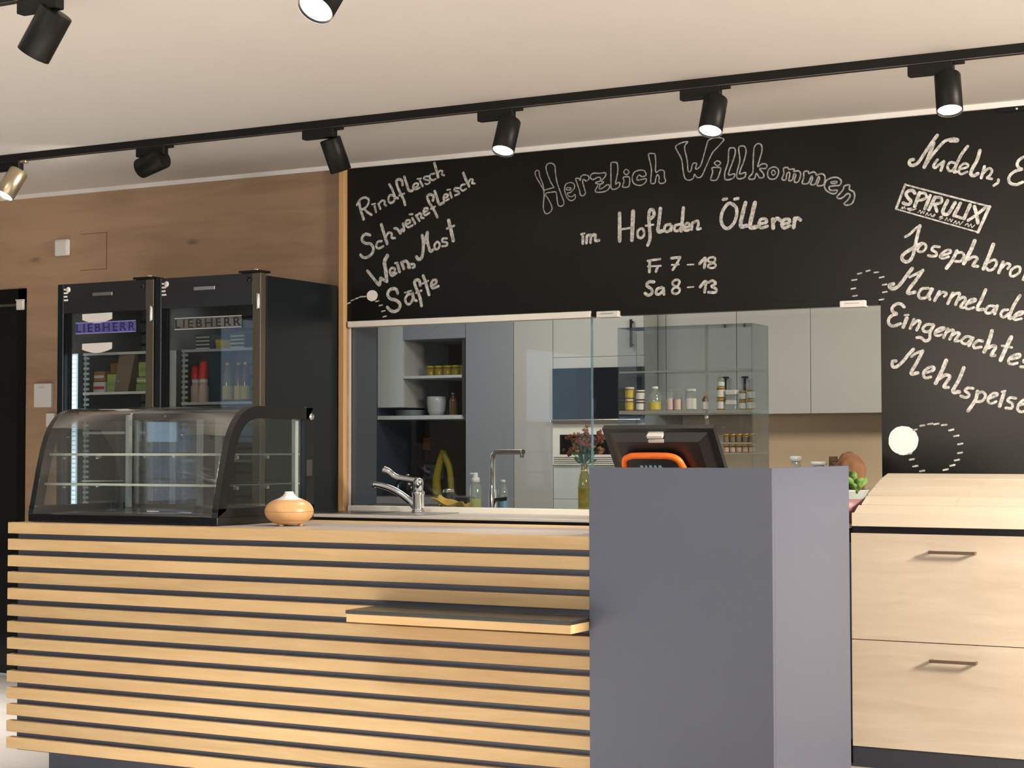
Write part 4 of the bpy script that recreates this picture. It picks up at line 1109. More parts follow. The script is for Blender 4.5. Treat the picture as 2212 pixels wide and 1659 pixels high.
# ------------------------------------------------------------------ aroma diffuser
dx, dy, dz = -3.579, 4.975, CZT
t = thing('aroma_diffuser', 'round turned-wood aroma diffuser with white onion-shaped top', 'diffuser', (dx, dy, dz))
pr = [(0, 0.006), (0.042, 0.006), (0.058, 0.010)]
for q in range(1, 20):
    a = -1.05 + q / 20 * 2.16
    pr.append((0.024 + 0.061 * cos(a), 0.050 + 0.0445 * sin(a)))
pr += [(0.050, 0.0905), (0.0, 0.0905)]
b = MB(); b.lathe(pr, (dx, dy, dz), (0, 0, 1), 56); b.build('body', 'turned', t)
b = MB(); b.lathe([(0.0848, 0.0485), (0.0856, 0.0495), (0.0848, 0.0505)], (dx, dy, dz), (0, 0, 1), 56); b.build('joint_ring', plain('joint', (0.30, 0.17, 0.09), 0.5), t)
b = MB(); b.lathe([(0.051, 0.0900), (0.046, 0.0925), (0.034, 0.0965), (0.023, 0.1035), (0.0165, 0.1115), (0.0150, 0.1175), (0.0138, 0.1185), (0.012, 0.116), (0, 0.114)], (dx, dy, dz), (0, 0, 1), 48); b.build('cap', 'porcelain', t)
b = MB()
for a in (0.4, 2.5, 4.6): b.cyl((dx + 0.040 * cos(a), dy + 0.040 * sin(a), dz), (dx + 0.040 * cos(a), dy + 0.040 * sin(a), dz + 0.007), 0.008, 12)
b.build('feet', 'turned', t)

# ------------------------------------------------------------------ sink counter under the opening
t = thing('sink_counter', 'back counter with steel sink rim under the glazed opening, behind the sales counter', 'counter', (-3.3, 6.66, 0))
b = MB(); b.box(-4.63, -2.034, 6.46, YW - 0.012, 0.1, 0.840); b.build('carcass', 'bluegrey', t)
b = MB(); b.box(-4.63, -2.034, 6.475, YW - 0.013, 0.8402, 0.896); b.build('grip_recess', 'seam', t)
b = MB(); b.box(-4.61, -2.034, 6.52, YW - 0.02, 0.0, 0.1); b.build('plinth', 'black', t)
b = MB(); b.box(-4.655, -2.034, 6.435, YW - 0.011, 0.8965, 0.908, bev=0.002); b.build('worktop', plain('taupe_worktop', (0.62, 0.58, 0.53), 0.32, noise=0.05, nscale=25), t)
b = MB(); b.box(-4.60, -3.98, 6.50, 6.84, 0.9081, 0.912, bev=0.0015); sk = b.build('sink_rim', 'steel', t)
b = MB(); b.box(-4.56, -4.27, 6.53, 6.80, 0.9122, 0.9135); b.build('basin', plain('basin_dark', (0.10, 0.10, 0.10), 0.2, metal=1.0), sk)
# chrome lever tap
fx, fy, fz = -4.160, 6.78, 0.9122
t = thing('lever_tap', 'chrome lever mixer tap with long low spout at the sink', 'tap', (fx, fy, fz))
b = MB(); b.lathe([(0, 0), (0.031, 0), (0.031, 0.005), (0.026, 0.010), (0.0265, 0.02), (0.0265, 0.075), (0.030, 0.080), (0.030, 0.090), (0.0265, 0.094), (0.022, 0.098), (0.021, 0.100), (0.0225, 0.104), (0.0235, 0.138), (0.020, 0.150), (0.010, 0.155), (0, 0.155)], (fx, fy, fz), (0, 0, 1), 32); b.build('body', 'chrome', t)
b = MB(); b.tube([(fx - 0.012, fy, fz + 0.020), (fx - 0.050, fy - 0.004, fz + 0.055), (fx - 0.12, fy - 0.012, fz + 0.098), (fx - 0.18, fy - 0.02, fz + 0.118), (fx - 0.228, fy - 0.026, fz + 0.127)], lambda q: 0.018 - 0.006 * q, 14); b.build('spout', 'chrome', t)
b = MB(); b.lathe([(0, 0), (0.011, 0), (0.012, 0.004), (0.012, 0.018), (0, 0.018)], (fx - 0.222, fy - 0.026, fz + 0.130), (-0.25, 0, -1), 16); b.build('aerator', 'chrome', t)
b = MB(); b.tube([(fx, fy, fz + 0.146), (fx - 0.06, fy - 0.006, fz + 0.153), (fx - 0.115, fy - 0.012, fz + 0.163), (fx - 0.15, fy - 0.016, fz + 0.186), (fx - 0.178, fy - 0.018, fz + 0.196)], lambda q: 0.010 + 0.006 * q, 12, flat=0.7); b.build('lever', 'chrome', t)

# ------------------------------------------------------------------ checkout station (tall panel box) and the till
PX0, PX1, PY0, PY1, PZ = -2.2865, -1.7105, 4.70, 5.41, 1.1435
t = thing('checkout_station', 'tall blue-grey checkout box at the right end of the slatted counter', 'checkout', ((PX0 + PX1) / 2, 5.05, 0))
b = MB(); b.box(PX0, PX1, PY0, PY0 + 0.019, 0, PZ, bev=0.0012); b.build('front_panel', 'bluegrey', t)
b = MB(); b.box(PX1 - 0.019, PX1, PY0 + 0.0192, PY1, 0, PZ, bev=0.0012); b.build('side_panel', 'bluegrey', t)
b = MB(); b.box(PX0, PX0 + 0.0008, PY0 + 0.0192, PY1, 0.94, 0.945); b.box(PX0 + 0.001, PX1 - 0.0195, PY0 + 0.02, PY1, 0.915, 0.945); b.build('worktop', 'greylam', t)
b = MB(); b.box(PX0 + 0.001, PX0 + 0.019, PY0 + 0.02, PY1, 0, 0.9148); b.build('inner_panel', 'bluegrey', t)
px, py = -2.215, 5.12
t = thing('checkout_terminal', 'black till screen seen from behind, orange arch on its stand', 'till', (px, py, 0.945))
b = MB()
# screen leaning back: top towards the shop, bottom towards the cashier
def scr(x, u, off):     # u 0 bottom .. 1 top
    p0 = Vector((0, 5.20, 1.06)); p1 = Vector((0, 5.04, 1.262)); n = Vector((0, -(p1.z - p0.z), (p1.y - p0.y))).normalized()
    p = p0.lerp(p1, u) + n * off
    return (x, p.y, p.z)
xa, xb = -2.405, -2.025
b.hexa([scr(xa, 0, 0), scr(xb, 0, 0), scr(xb, 0, -0.02), scr(xa, 0, -0.02), scr(xa, 1, 0), scr(xb, 1, 0), scr(xb, 1, -0.02), scr(xa, 1, -0.02)])
b.hexa([scr(xa + 0.05, 0.0, 0.022), scr(xb - 0.05, 0.0, 0.022), scr(xb - 0.02, 0.0, 0), scr(xa + 0.02, 0.0, 0), scr(xa + 0.05, 0.86, 0.022), scr(xb - 0.05, 0.86, 0.022), scr(xb - 0.02, 0.94, 0), scr(xa + 0.02, 0.94, 0)])
scn = b.build('screen_housing', plain('till_black', (0.010, 0.010, 0.011), 0.38), t)
b = MB(); b.hexa([scr(xa + 0.004, 0.01, -0.0205), scr(xb - 0.004, 0.01, -0.0205), scr(xb - 0.004, 0.01, -0.022), scr(xa + 0.004, 0.01, -0.022), scr(xa + 0.004, 0.99, -0.0205), scr(xb - 0.004, 0.99, -0.0205), scr(xb - 0.004, 0.99, -0.022), scr(xa + 0.004, 0.99, -0.022)]); b.build('display', 'ovenglass', scn)
b = MB()
for u0, u1 in ((0.915, 0.955), (0.850, 0.885)):
    b.hexa([scr(-2.245, u0, 0.0225), scr(-2.193, u0, 0.0225), scr(-2.193, u0, 0.0), scr(-2.245, u0, 0.0), scr(-2.245, u1, 0.0232), scr(-2.193, u1, 0.0232), scr(-2.193, u1, 0.0), scr(-2.245, u1, 0.0)])
b.build('label_strips', 'label', scn)
arch = [scr(-2.352, 0.05, 0.045), scr(-2.345, 0.35, 0.045), scr(-2.337, 0.62, 0.045), scr(-2.315, 0.70, 0.045), scr(-2.28, 0.715, 0.045), scr(-2.21, 0.715, 0.045), scr(-2.175, 0.705, 0.045), scr(-2.150, 0.65, 0.045), scr(-2.140, 0.5, 0.045), scr(-2.118, 0.05, 0.045)]
b = MB(); b.tube(arch, 0.0105, 12, samples=5); b.build('orange_arch', 'orange', t)
b = MB(); b.hexa([scr(-2.345, 0.02, 0.044), scr(-2.125, 0.02, 0.044), scr(-2.125, 0.02, 0.02), scr(-2.345, 0.02, 0.02), scr(-2.325, 0.69, 0.044), scr(-2.16, 0.69, 0.044), scr(-2.16, 0.69, 0.02), scr(-2.325, 0.69, 0.02)]); bk = b.build('stand_cover', 'blackgloss', t)
b = MB()
for q, (x0, x1) in enumerate(((-2.290, -2.276), (-2.273, -2.262), (-2.259, -2.245), (-2.242, -2.230), (-2.227, -2.212))):
    b.hexa([scr(x0, 0.505, 0.0465), scr(x1, 0.505, 0.0465), scr(x1, 0.505, 0.043), scr(x0, 0.505, 0.043), scr(x0 + 0.003, 0.565, 0.0465), scr(x1 - 0.002, 0.565, 0.0465), scr(x1 - 0.002, 0.565, 0.043), scr(x0 + 0.003, 0.565, 0.043)])
b.build('maker_mark', plain('pale_blue_print', (0.30, 0.50, 0.60), 0.4), bk)
b = MB(); b.box(-2.33, -2.11, 5.10, 5.27, 0.945, 0.962, bev=0.004); b.hexa([(-2.29, 5.16, 0.962), (-2.15, 5.16, 0.962), (-2.15, 5.21, 0.962), (-2.29, 5.21, 0.962), (-2.29, 5.165, 1.085), (-2.15, 5.165, 1.085), (-2.15, 5.21, 1.085), (-2.29, 5.21, 1.085)]); b.build('foot', plain('till_foot', (0.02, 0.02, 0.02), 0.4), t)

# ------------------------------------------------------------------ drawer cabinet with stepped ledge
QX0, QX1, QY = -2.030, -0.60, 6.44
t = thing('drawer_cabinet', 'pale oak drawer cabinet on a dark plinth, right of the checkout station', 'cabinet', (-1.3, 6.66, 0))
b = MB(); b.box(QX0, QX1, QY + 0.02, YW - 0.003, 0.0765, 0.905); b.build('carcass', plain('cabinet_black', (0.03, 0.03, 0.034), 0.5), t)
b = MB(); b.box(QX0, QX1, QY + 0.004, YW - 0.01, 0.0, 0.076); b.build('plinth', plain('plinth_blue', (0.035, 0.042, 0.055), 0.4), t)
for z0, z1 in ((0.0775, 0.4765), (0.4795, 0.8785)):
    b = MB(); b.box(QX0, QX1, QY, QY + 0.0195, z0, z1, bev=0.001); dr = b.build('drawer', 'pale', t)
    hz = 0.8145 if z1 > 0.6 else 0.4145
    b = MB(); b.box(-1.728, -1.557, QY - 0.030, QY - 0.022, hz - 0.006, hz + 0.006, bev=0.001)
    b.box(-1.728, -1.720, QY - 0.024, QY - 0.0002, hz - 0.005, hz + 0.005); b.box(-1.565, -1.557, QY - 0.024, QY - 0.0002, hz - 0.005, hz + 0.005)
    b.build('handle', 'handle', dr)
t = thing('plank_ledge', 'pale stepped plank ledge rising to the chalkboard on top of the drawer cabinet', 'display ledge', (-1.3, 6.66, 0.905))
LX0 = -2.020
b = MB(); b.box(LX0, QX1, 6.418, 6.440, 0.9055, 0.9555, bev=0.0015); b.build('front_board', 'beech', t)
np_ = 5
ys = [6.449, 6.52, 6.60, 6.695, 6.79, 6.885]; zs = [0.9555, 0.985, 1.018, 1.050, 1.080, 1.1015]
cut = (-1.585, -1.60, -1.625, -1.655, -1.69)
for i in range(5):
    b = MB(); za, zb_ = zs[i] + (0.001 if i else -0.001), zs[i + 1]
    for x0, x1 in ((LX0 + 0.008 * (i > 0), cut[4 - i] - 0.0004), (cut[4 - i] + 0.0004, QX1)):
        b.hexa([(x0, ys[i], za - 0.020), (x1, ys[i], za - 0.020), (x1, ys[i + 1] - 0.012, zb_ - 0.026), (x0, ys[i + 1] - 0.012, zb_ - 0.026), (x0, ys[i], za), (x1, ys[i], za), (x1, ys[i + 1] - 0.012, zb_ - 0.003), (x0, ys[i + 1] - 0.012, zb_ - 0.003)])
    b.build('plank', 'beech', t)
b = MB(); b.extrude([(LX0 + 0.03, 6.442, 0.9055), (LX0 + 0.03, 6.88, 0.9055), (LX0 + 0.03, 6.88, 1.074), (LX0 + 0.03, 6.442, 0.934)], (0.018, 0, 0)); b.extrude([(QX1 - 0.04, 6.442, 0.9055), (QX1 - 0.04, 6.88, 0.9055), (QX1 - 0.04, 6.88, 1.074), (QX1 - 0.04, 6.442, 0.934)], (0.018, 0, 0)); b.build('side_cheek', 'beech', t)

# bowl with brown bag and greens between till and ledge
bx, by, bz = -2.125, 6.60, 0.9082
t = thing('ceramic_bowl', 'mauve bowl with pale rim on the back counter behind the checkout box', 'bowl', (bx, by, bz))
b = MB(); b.lathe([(0, 0), (0.06, 0), (0.085, 0.04), (0.104, 0.095), (0.101, 0.095), (0.082, 0.042), (0.056, 0.008), (0, 0.008)], (bx, by, bz), (0, 0, 1), 40); b.build('body', 'mauve', t)
b = MB(); b.lathe([(0.1042, 0.0952), (0.112, 0.124), (0.115, 0.130), (0.110, 0.131), (0.101, 0.0955)], (bx, by, bz), (0, 0, 1), 40); b.build('rim', 'celadon', t)
b = MB(); b.blob((bx + 0.034, by + 0.025, bz + 0.185), 0.068, 0.065, 0.085, 4, 0.10, 4)
tag(b.build('bread_loaf', 'brownbread'), 'brown crusty loaf standing in the mauve bowl', 'bread')
t = thing('herb_sprig', 'bright green leaves tucked between the loaf and the plank ledge', 'herbs', (bx + 0.09, by - 0.03, bz + 0.12))
for q in range(9):
    rnd = random.Random(q + 40); x = bx + 0.085 + rnd.uniform(-0.02, 0.022); z = bz + 0.115 + rnd.uniform(0, 0.06); a = rnd.uniform(-0.5, 0.9)
    b = MB(); P = []; n = 7
    L_ = 0.055
    le, re = [], []
    for k in range(n):
        s = k / (n - 1); wv = 0.014 * sin(pi * min(1, s * 0.97 + 0.03)); c = Vector((x + L_ * s * sin(a), by - 0.065 + rnd.uniform(-0.002, 0.002) - 0.03 * s * (q % 3 - 1), z + L_ * s * cos(a) - 0.012 * s * s)); sd = Vector((cos(a), 0.25, -sin(a))) * wv
        le.append(c - sd); re.append(c + sd)
    b.strip(le, re, smooth=True); b.build('leaf', 'leaf', t, solid=0.001)

# ------------------------------------------------------------------ the kitchen behind the glass
KY = 9.3
kw = thing('kitchen_worktop', 'dark kitchen worktop directly behind the glazed opening', 'worktop', (-3.3, 7.35, 0))
b = MB(); b.box(-4.70, -2.05, 7.07, 7.66, 0.872, 0.900, bev=0.002); b.build('top', 'ktop', kw)
b = MB(); b.box(-4.68, -2.06, 7.10, 7.62, 0.08, 0.8718); b.build('carcass', 'kgrey', kw)
# window board inside: vase etc. stand here
b = MB(); b.box(-4.61, -2.045, YW + 0.0505, 7.0695, 0.898, 0.928); tag(b.build('window_board', 'kgrey'), 'narrow grey window board along the inside of the glazed opening', 'window board')
b = MB(); b.box(-6.5, -6.012, 9.25, 9.88, 0.0, 2.5, bev=0.002); tag(b.build('tall_cabinet', 'kdark'), 'dark blue tall cabinet at the far left of the kitchen', 'cabinet')
# left rear wall units
t = thing('wall_cabinet', 'white wall cabinet door left of the open kitchen niche', 'cabinet', (-5.9, 9.5, 1.45))
b = MB(); b.box(-6.01, -5.822, 9.32, 9.88, 1.46, 2.5, bev=0.002); b.build('body', 'kgrey', t)
b = MB(); b.box(-6.01, -5.822, KY, 9.319, 1.46, 2.5, bev=0.002); b.build('door', 'kwhite', t)
t = thing('niche_shelf', 'open dark niche with two white shelves at the back of the kitchen', 'shelf unit', (-5.6, 9.6, 1.38))
b = MB(); b.box(-5.82, -5.37, 9.865, 9.88, 1.41, 1.883); b.box(-5.396, -5.375, KY + 0.01, 9.865, 1.41, 1.883); b.build('lining', plain('niche_brown', (0.045, 0.036, 0.03), 0.6), t)
b = MB(); b.box(-5.82, -5.37, KY, 9.86, 1.883, 2.5, bev=0.002); b.build('top_panel', 'kblue', t)
b = MB(); b.box(-5.82, -5.398, KY, 9.864, 1.640, 1.656); b.build('shelf', 'kwhite', t)
b = MB(); b.box(-6.01, -5.398, KY, 9.864, 1.384, 1.408); b.build('shelf', 'kwhite', t)
b = MB(); b.box(-6.01, -5.37, 9.87, 9.895, 0.9, 1.383); tag(b.build('backsplash', 'darksplash'), 'dark wood backsplash under the kitchen niche', 'backsplash')
b = MB(); b.box(-6.012, -5.37, 9.22, 9.868, 0.86, 0.90); tag(b.build('rear_worktop', 'ktop'), 'dark rear worktop below the kitchen niche', 'worktop')
b = MB(); b.box(-6.01, -5.372, 9.26, 9.868, 0.0, 0.858); tag(b.build('base_cabinet', 'kgrey'), 'grey base cabinet below the kitchen niche', 'cabinet')
# tall smooth panels
for x0, x1, m, lbl in ((-5.365, -5.03, 'kblue', 'tall smooth blue-grey larder door right of the dark niche'), (-5.028, -4.762, 'kgrey', 'tall pale grey larder door left of the oven column')):
    t = thing('larder_cabinet', lbl, 'cabinet', ((x0 + x1) / 2, 9.5, 0), 'tall larder units in the kitchen')
    b = MB(); b.box(x0, x1, KY + 0.02, 9.88, 0, 2.5); b.build('body', 'kgrey', t)
    b = MB(); b.box(x0 + 0.001, x1 - 0.001, KY, KY + 0.0195, 0.08, 2.5, bev=0.0015); b.build('door', m, t)
# oven column
OX0, OX1 = -4.760, -4.166
t = thing('oven_column', 'grey tall cabinet holding the built-in oven', 'cabinet', ((OX0 + OX1) / 2, 9.6, 0))
b = MB(); b.box(OX0, OX1, KY + 0.02, 9.88, 0, 2.5); b.build('body', 'kgrey', t)
b = MB(); b.box(OX0 + 0.001, OX1 - 0.001, KY, KY + 0.0195, 1.744, 2.5, bev=0.0015); dd = b.build('upper_door', 'kgrey', t)
b = MB(); b.box(-4.243, -4.228, KY - 0.03, KY - 0.022, 1.79, 1.955, bev=0.001); b.box(-4.24, -4.231, KY - 0.022, KY, 1.80, 1.81); b.box(-4.24, -4.231, KY - 0.022, KY, 1.935, 1.945); b.build('handle', 'black', dd)
b = MB(); b.box(OX0 + 0.001, OX1 - 0.001, KY, KY + 0.0195, 1.678, 1.742, bev=0.001); b.build('filler_panel', 'kgrey', t)
b = MB(); b.box(OX0 + 0.001, OX1 - 0.001, KY, KY + 0.0195, 0.90, 1.10, bev=0.001); b.build('drawer_front', 'kwhite', t)
b = MB(); b.box(OX0 + 0.001, OX1 - 0.001, KY, KY + 0.0195, 0.08, 0.898, bev=0.001); b.build('drawer_front', 'kwhite', t)
t = thing('built_in_oven', 'black glass built-in oven with steel bar, behind the till', 'oven', ((OX0 + OX1) / 2, KY - 0.02, 1.36))
b = MB(); b.box(OX0 + 0.003, OX1 - 0.003, KY - 0.02, KY + 0.0195, 1.376, 1.676, bev=0.002); b.build('door', 'ovenglass', t)
b = MB(); b.box(OX0 + 0.003, OX1 - 0.003, KY - 0.045, KY - 0.020, 1.352, 1.372, bev=0.004); b.build('handle', 'steel', t)
t = thing('steam_drawer', 'pale built-in appliance with dark slot and vent lines under the oven', 'appliance', ((OX0 + OX1) / 2, KY - 0.015, 1.10))
b = MB(); b.box(OX0 + 0.003, OX1 - 0.003, KY - 0.015, KY + 0.0195, 1.102, 1.350, bev=0.002); b.build('front', 'cream', t)
b = MB(); b.box(-4.708, -4.30, KY - 0.0165, KY - 0.0145, 1.165, 1.282); b.build('slot', 'blackgloss', t)
b = MB()
for q in range(4): b.box(OX0 + 0.01, OX1 - 0.01, KY - 0.0165, KY - 0.0145, 1.112 + q * 0.011, 1.116 + q * 0.011)
b.build('vent', plain('vent_dark', (0.10, 0.10, 0.09), 0.5), t)
# right hand wall cabinets with seams
xs_ = [-4.164, -4.112, -3.668, -3.222, -2.70, -2.1]
for i in range(len(xs_) - 1):
    lbls = ('narrow pale wall cabinet strip beside the oven column', 'pale wall cabinet behind the bottles, first full door right of the oven column', 'pale wall cabinet second from the oven column, half behind the glass cabinet', 'pale warmly lit wall cabinet right beside the lower chalkboard', 'pale wall cabinet hidden behind the lower chalkboard')
    t = thing('wall_cabinet', lbls[i], 'cabinet', ((xs_[i] + xs_[i + 1]) / 2, 9.7, 1.40), 'kitchen wall cabinets')
    b = MB(); b.box(xs_[i], xs_[i + 1], 9.52, 9.88, 1.40, 2.5); b.build('body', 'kgrey', t)
    b = MB(); b.box(xs_[i] + 0.002, xs_[i + 1] - 0.002, 9.50, 9.519, 1.397, 2.5, bev=0.0015); dd = b.build('door', 'kgrey', t)
    hx = {1: xs_[2] - 0.06, 2: xs_[2] + 0.06}.get(i)
    if hx:
        b = MB(); b.box(hx - 0.007, hx + 0.007, 9.47, 9.478, 1.47, 1.615, bev=0.001); b.box(hx - 0.02, hx + 0.012, 9.472, 9.50, 1.605, 1.615); b.build('handle', 'black', dd)
b = MB(); b.box(-4.164, -1.5, 9.87, 9.895, 0.9, 1.399); tag(b.build('backsplash', 'splash'), 'light oak backsplash below the pale wall cabinets', 'backsplash')
b = MB(); b.box(-4.164, -1.5, 9.25, 9.868, 0.862, 0.90, bev=0.002); tag(b.build('rear_worktop', 'ktop'), 'rear worktop in front of the light oak backsplash', 'worktop')
b = MB(); b.box(-4.16, -1.5, 9.29, 9.86, 0.0, 0.860); tag(b.build('base_cabinet', 'kgrey'), 'base cabinet row under the light oak backsplash', 'cabinet')
# things on the rear worktop, above the checkout side panel
def jar(name, label, x, y, z, r, h, body, cap, caph=0.03, capr=1.05, grp=None):
    t = thing(name, label, 'jar', (x, y, z), grp)
    b = MB(); b.lathe([(0, 0), (r * 0.94, 0), (r, 0.004), (r, h * 0.78), (r * 0.86, h * 0.86), (r * 0.8, h - caph), (0, h - caph)], (x, y, z), (0, 0, 1), 22); b.build('body', body, t)
    b = MB(); b.lathe([(0, 0), (r * capr, 0), (r * capr, caph * 0.85), (r * capr * 0.9, caph), (0, caph)], (x, y, z + h - caph), (0, 0, 1), 22); b.build('lid', cap, t)
    return t
yk = 9.42
jar('storage_jar', 'clear jar with white cap, leftmost on the ledge above the checkout side panel', -3.285, yk, 0.9005, 0.030, 0.255, 'clearpet', 'porcelain', 0.028, 1.15)
jar('storage_jar', 'low white jar with wide lid, second from left above the checkout side panel', -3.152, yk, 0.9005, 0.036, 0.225, 'porcelain', 'porcelain', 0.02, 1.25)
jar('pepper_mill', 'dark brown mill beside the white jar above the checkout side panel', -3.096, yk + 0.09, 0.9005, 0.026, 0.253, 'amber', 'brownbread', 0.05, 0.95)
t = thing('wooden_box', 'brown wooden box at the right end of the rear worktop', 'box', (-3.00, yk, 0.9005)); 
b = MB(); b.box(-3.055, -2.93, yk - 0.05, yk + 0.05, 0.9005, 1.125, bev=0.003); b.build('box_body', plain('box_brown', (0.16, 0.10, 0.06), 0.6), t)
b = MB(); b.box(-3.060, -2.925, yk - 0.055, yk + 0.055, 1.1252, 1.138, bev=0.003); b.build('lid', plain('lid_brown', (0.10, 0.06, 0.04), 0.6), t)

# glass cabinet on the worktop, with honey jars and bottles
GX0, GX1, GY0, GY1 = -3.378, -2.725, 7.25, 7.455
t = thing('glass_cabinet', 'smoked glass display cabinet behind the glass, full of small bottles and jars', 'display cabinet', (-3.05, 7.35, 0.90))
b = MB(); b.box(GX0, GX1, GY1 - 0.004, GY1, 0.9202, 1.749); b.build('back_pane', 'smoke', t)
b = MB(); b.box(GX0, GX0 + 0.005, GY0, GY1 - 0.0042, 0.9202, 1.749); b.build('side_pane', 'smoke', t)
b = MB(); b.box(GX1 - 0.005, GX1, GY0, GY1 - 0.0042, 0.9202, 1.749); b.build('side_pane', 'smoke', t)
b = MB(); b.box(GX0, GX1, GY0, GY1, 1.7492, 1.752); b.build('top_pane', 'smoke', t)
b = MB(); b.box(GX0, GX1, GY0, GY1, 0.9002, 0.920); b.build('floor_panel', 'kgrey', t)
for z, hz, m in ((1.5505, 0.006, 'shelfglass'), (1.371, 0.014, 'kwhite'), (1.226, 0.005, 'shelfglass'), (1.181, 0.006, 'splash'),):
    b = MB(); b.box(GX0 + 0.006, GX1 - 0.006, GY0 + 0.002, GY1 - 0.006, z - hz, z); s = b.build('shelf', m, t)
    b = MB(); b.box(GX0 + 0.006, GX1 - 0.006, GY0 - 0.001, GY0 + 0.002, z - hz - 0.001, z + 0.0005); b.build('front_edge', plain('edge_%d' % int(z * 1000), (0.34, 0.34, 0.30), 0.3), s)
b = MB(); b.box(-2.948, -2.934, GY0 - 0.002, GY0 + 0.004, 0.9202, 1.749); b.build('divider', glass('divider_glass', (0.9, 0.9, 0.88), f0=0.08, haze=0.25, hazecol=(0.5, 0.5, 0.45)), t)
b = MB(); b.lathe([(0, 0), (0.008, 0), (0.010, 0.004), (0.008, 0.010), (0, 0.010)], (-2.941, GY0 - 0.0005, 1.338), (0, -1, 0), 16); b.build('lock', 'chrome', t)
zc_ = 1.3712; gb = 'bottles on the upper shelf of the glass cabinet'
yb = 7.315
def hjar(label, x, r, n, body, lab, cap, hh=0.055):
    for k in range(n):
        z = zc_ + k * (hh + 0.0005)
        t = thing('honey_jar', label + (', upper' if k else ', lower') if n > 1 else label, 'jar', (x, yb, z), gb)
        b = MB(); b.lathe([(0, 0), (r * 0.95, 0), (r, 0.003), (r, hh * 0.80), (r * 0.92, hh * 0.86), (0, hh * 0.86)], (x, yb, z), (0, 0, 1), 22); b.build('body', body, t)
        b = MB(); b.lathe([(0, hh * 0.86), (r * 0.97, hh * 0.86), (r * 0.97, hh * 0.99), (0, hh)], (x, yb, z), (0, 0, 1), 22); b.build('lid', cap, t)
        b = MB(); b.lathe([(r * 1.015, hh * 0.12), (r * 1.015, hh * 0.72)], (x, yb, z), (0, 0, 1), 24); b.build('label', lab, t)
hjar('yellow-labelled jar of the leftmost stack in the glass cabinet', -3.348, 0.0215, 2, 'honey', 'yellow', 'porcelain')
hjar('dark striped jar of the second stack from the left in the glass cabinet', -3.294, 0.0205, 2, 'amber', 'label', 'porcelain', 0.048)
bottle('spirit_bottle', 'cream-labelled bottle third from the left in the glass cabinet', 'bottle', -3.222, yb, zc_, 0.030, 0.112, 'clearpet', 'porcelain', 'yellow', gb, lz=(0.05, 0.36))
bottle('spirit_bottle', 'left of the two pink-labelled bottles in the glass cabinet', 'bottle', -3.146, yb, zc_, 0.0185, 0.10, 'clearpet', 'clearpet', 'pink', gb, lz=(0.05, 0.55))
bottle('spirit_bottle', 'right of the two pink-labelled bottles in the glass cabinet', 'bottle', -3.108, yb, zc_, 0.0185, 0.085, 'clearpet', 'clearpet', 'pink', gb, lz=(0.05, 0.6))
bottle('spirit_bottle', 'wide pale bottle left of the cabinet divider', 'bottle', -3.046, yb, zc_, 0.026, 0.098, 'clearpet', 'label', 'label', gb, neck=0.8, lz=(0.06, 0.55))
bottle('spirit_bottle', 'small bottle half hidden by the cabinet divider', 'bottle', -2.975, yb, zc_, 0.014, 0.075, 'amber', 'gold', 'label', gb, lz=(0.06, 0.5))
hjar('white-labelled jar of the tall stack right of the cabinet divider', -2.900, 0.0195, 2, 'honey', 'label', 'gold', 0.052)
bottle('spirit_bottle', 'white-capped flask on top of the tall jar stack in the glass cabinet', 'bottle', -2.900, yb, zc_ + 0.1055, 0.017, 0.05, 'clearpet', 'clearpet', 'label', gb, lz=(0.05, 0.4))
for k in range(4):
    b = MB(); z = zc_ + k * 0.0225
    b.box(-2.872, -2.822, yb - 0.02, yb + 0.02, z, z + 0.022, bev=0.004)
    tag(b.build('small_tin', 'label' if k % 2 else 'clearpet'), 'flat pale tin in the stack of four, %s' % ('at the bottom', 'second from below', 'third from below', 'on top')[k], 'tin', 'flat tins in the glass cabinet')
hjar('white-labelled jar of the stack second from right in the glass cabinet', -2.796, 0.0165, 2, 'honey', 'label', 'gold', 0.042)
hjar('white-labelled jar of the rightmost stack in the glass cabinet', -2.757, 0.0175, 2, 'honey', 'label', 'gold', 0.046)
k = 0
for z, hh in ((1.2262, 0.040), (1.1812, 0.038)):
    for q in range(5):
        x = -2.868 + q * 0.030
        t = thing('jam_jar', '%s jam jar from the left on the %s small shelf of the glass cabinet' % (('first', 'second', 'third', 'fourth', 'fifth')[q], 'upper' if z > 1.2 else 'lower'), 'jar', (x, 7.30, z), 'jam jars low in the glass cabinet')
        b = MB(); b.lathe([(0, 0), (0.0135, 0), (0.014, 0.003), (0.014, hh * 0.72), (0, hh * 0.76)], (x, 7.30, z), (0, 0, 1), 18); b.build('body', 'honey', t)
        b = MB(); b.lathe([(0, hh * 0.76), (0.0135, hh * 0.76), (0.0135, hh * 0.95), (0, hh * 0.96)], (x, 7.30, z), (0, 0, 1), 18); b.build('lid', 'gold', t)
        b = MB(); b.lathe([(0.0143, 0.003), (0.0143, hh * 0.6)], (x, 7.30, z), (0, 0, 1), 20); b.build('label', 'pink' if z < 1.2 else 'paper', t)

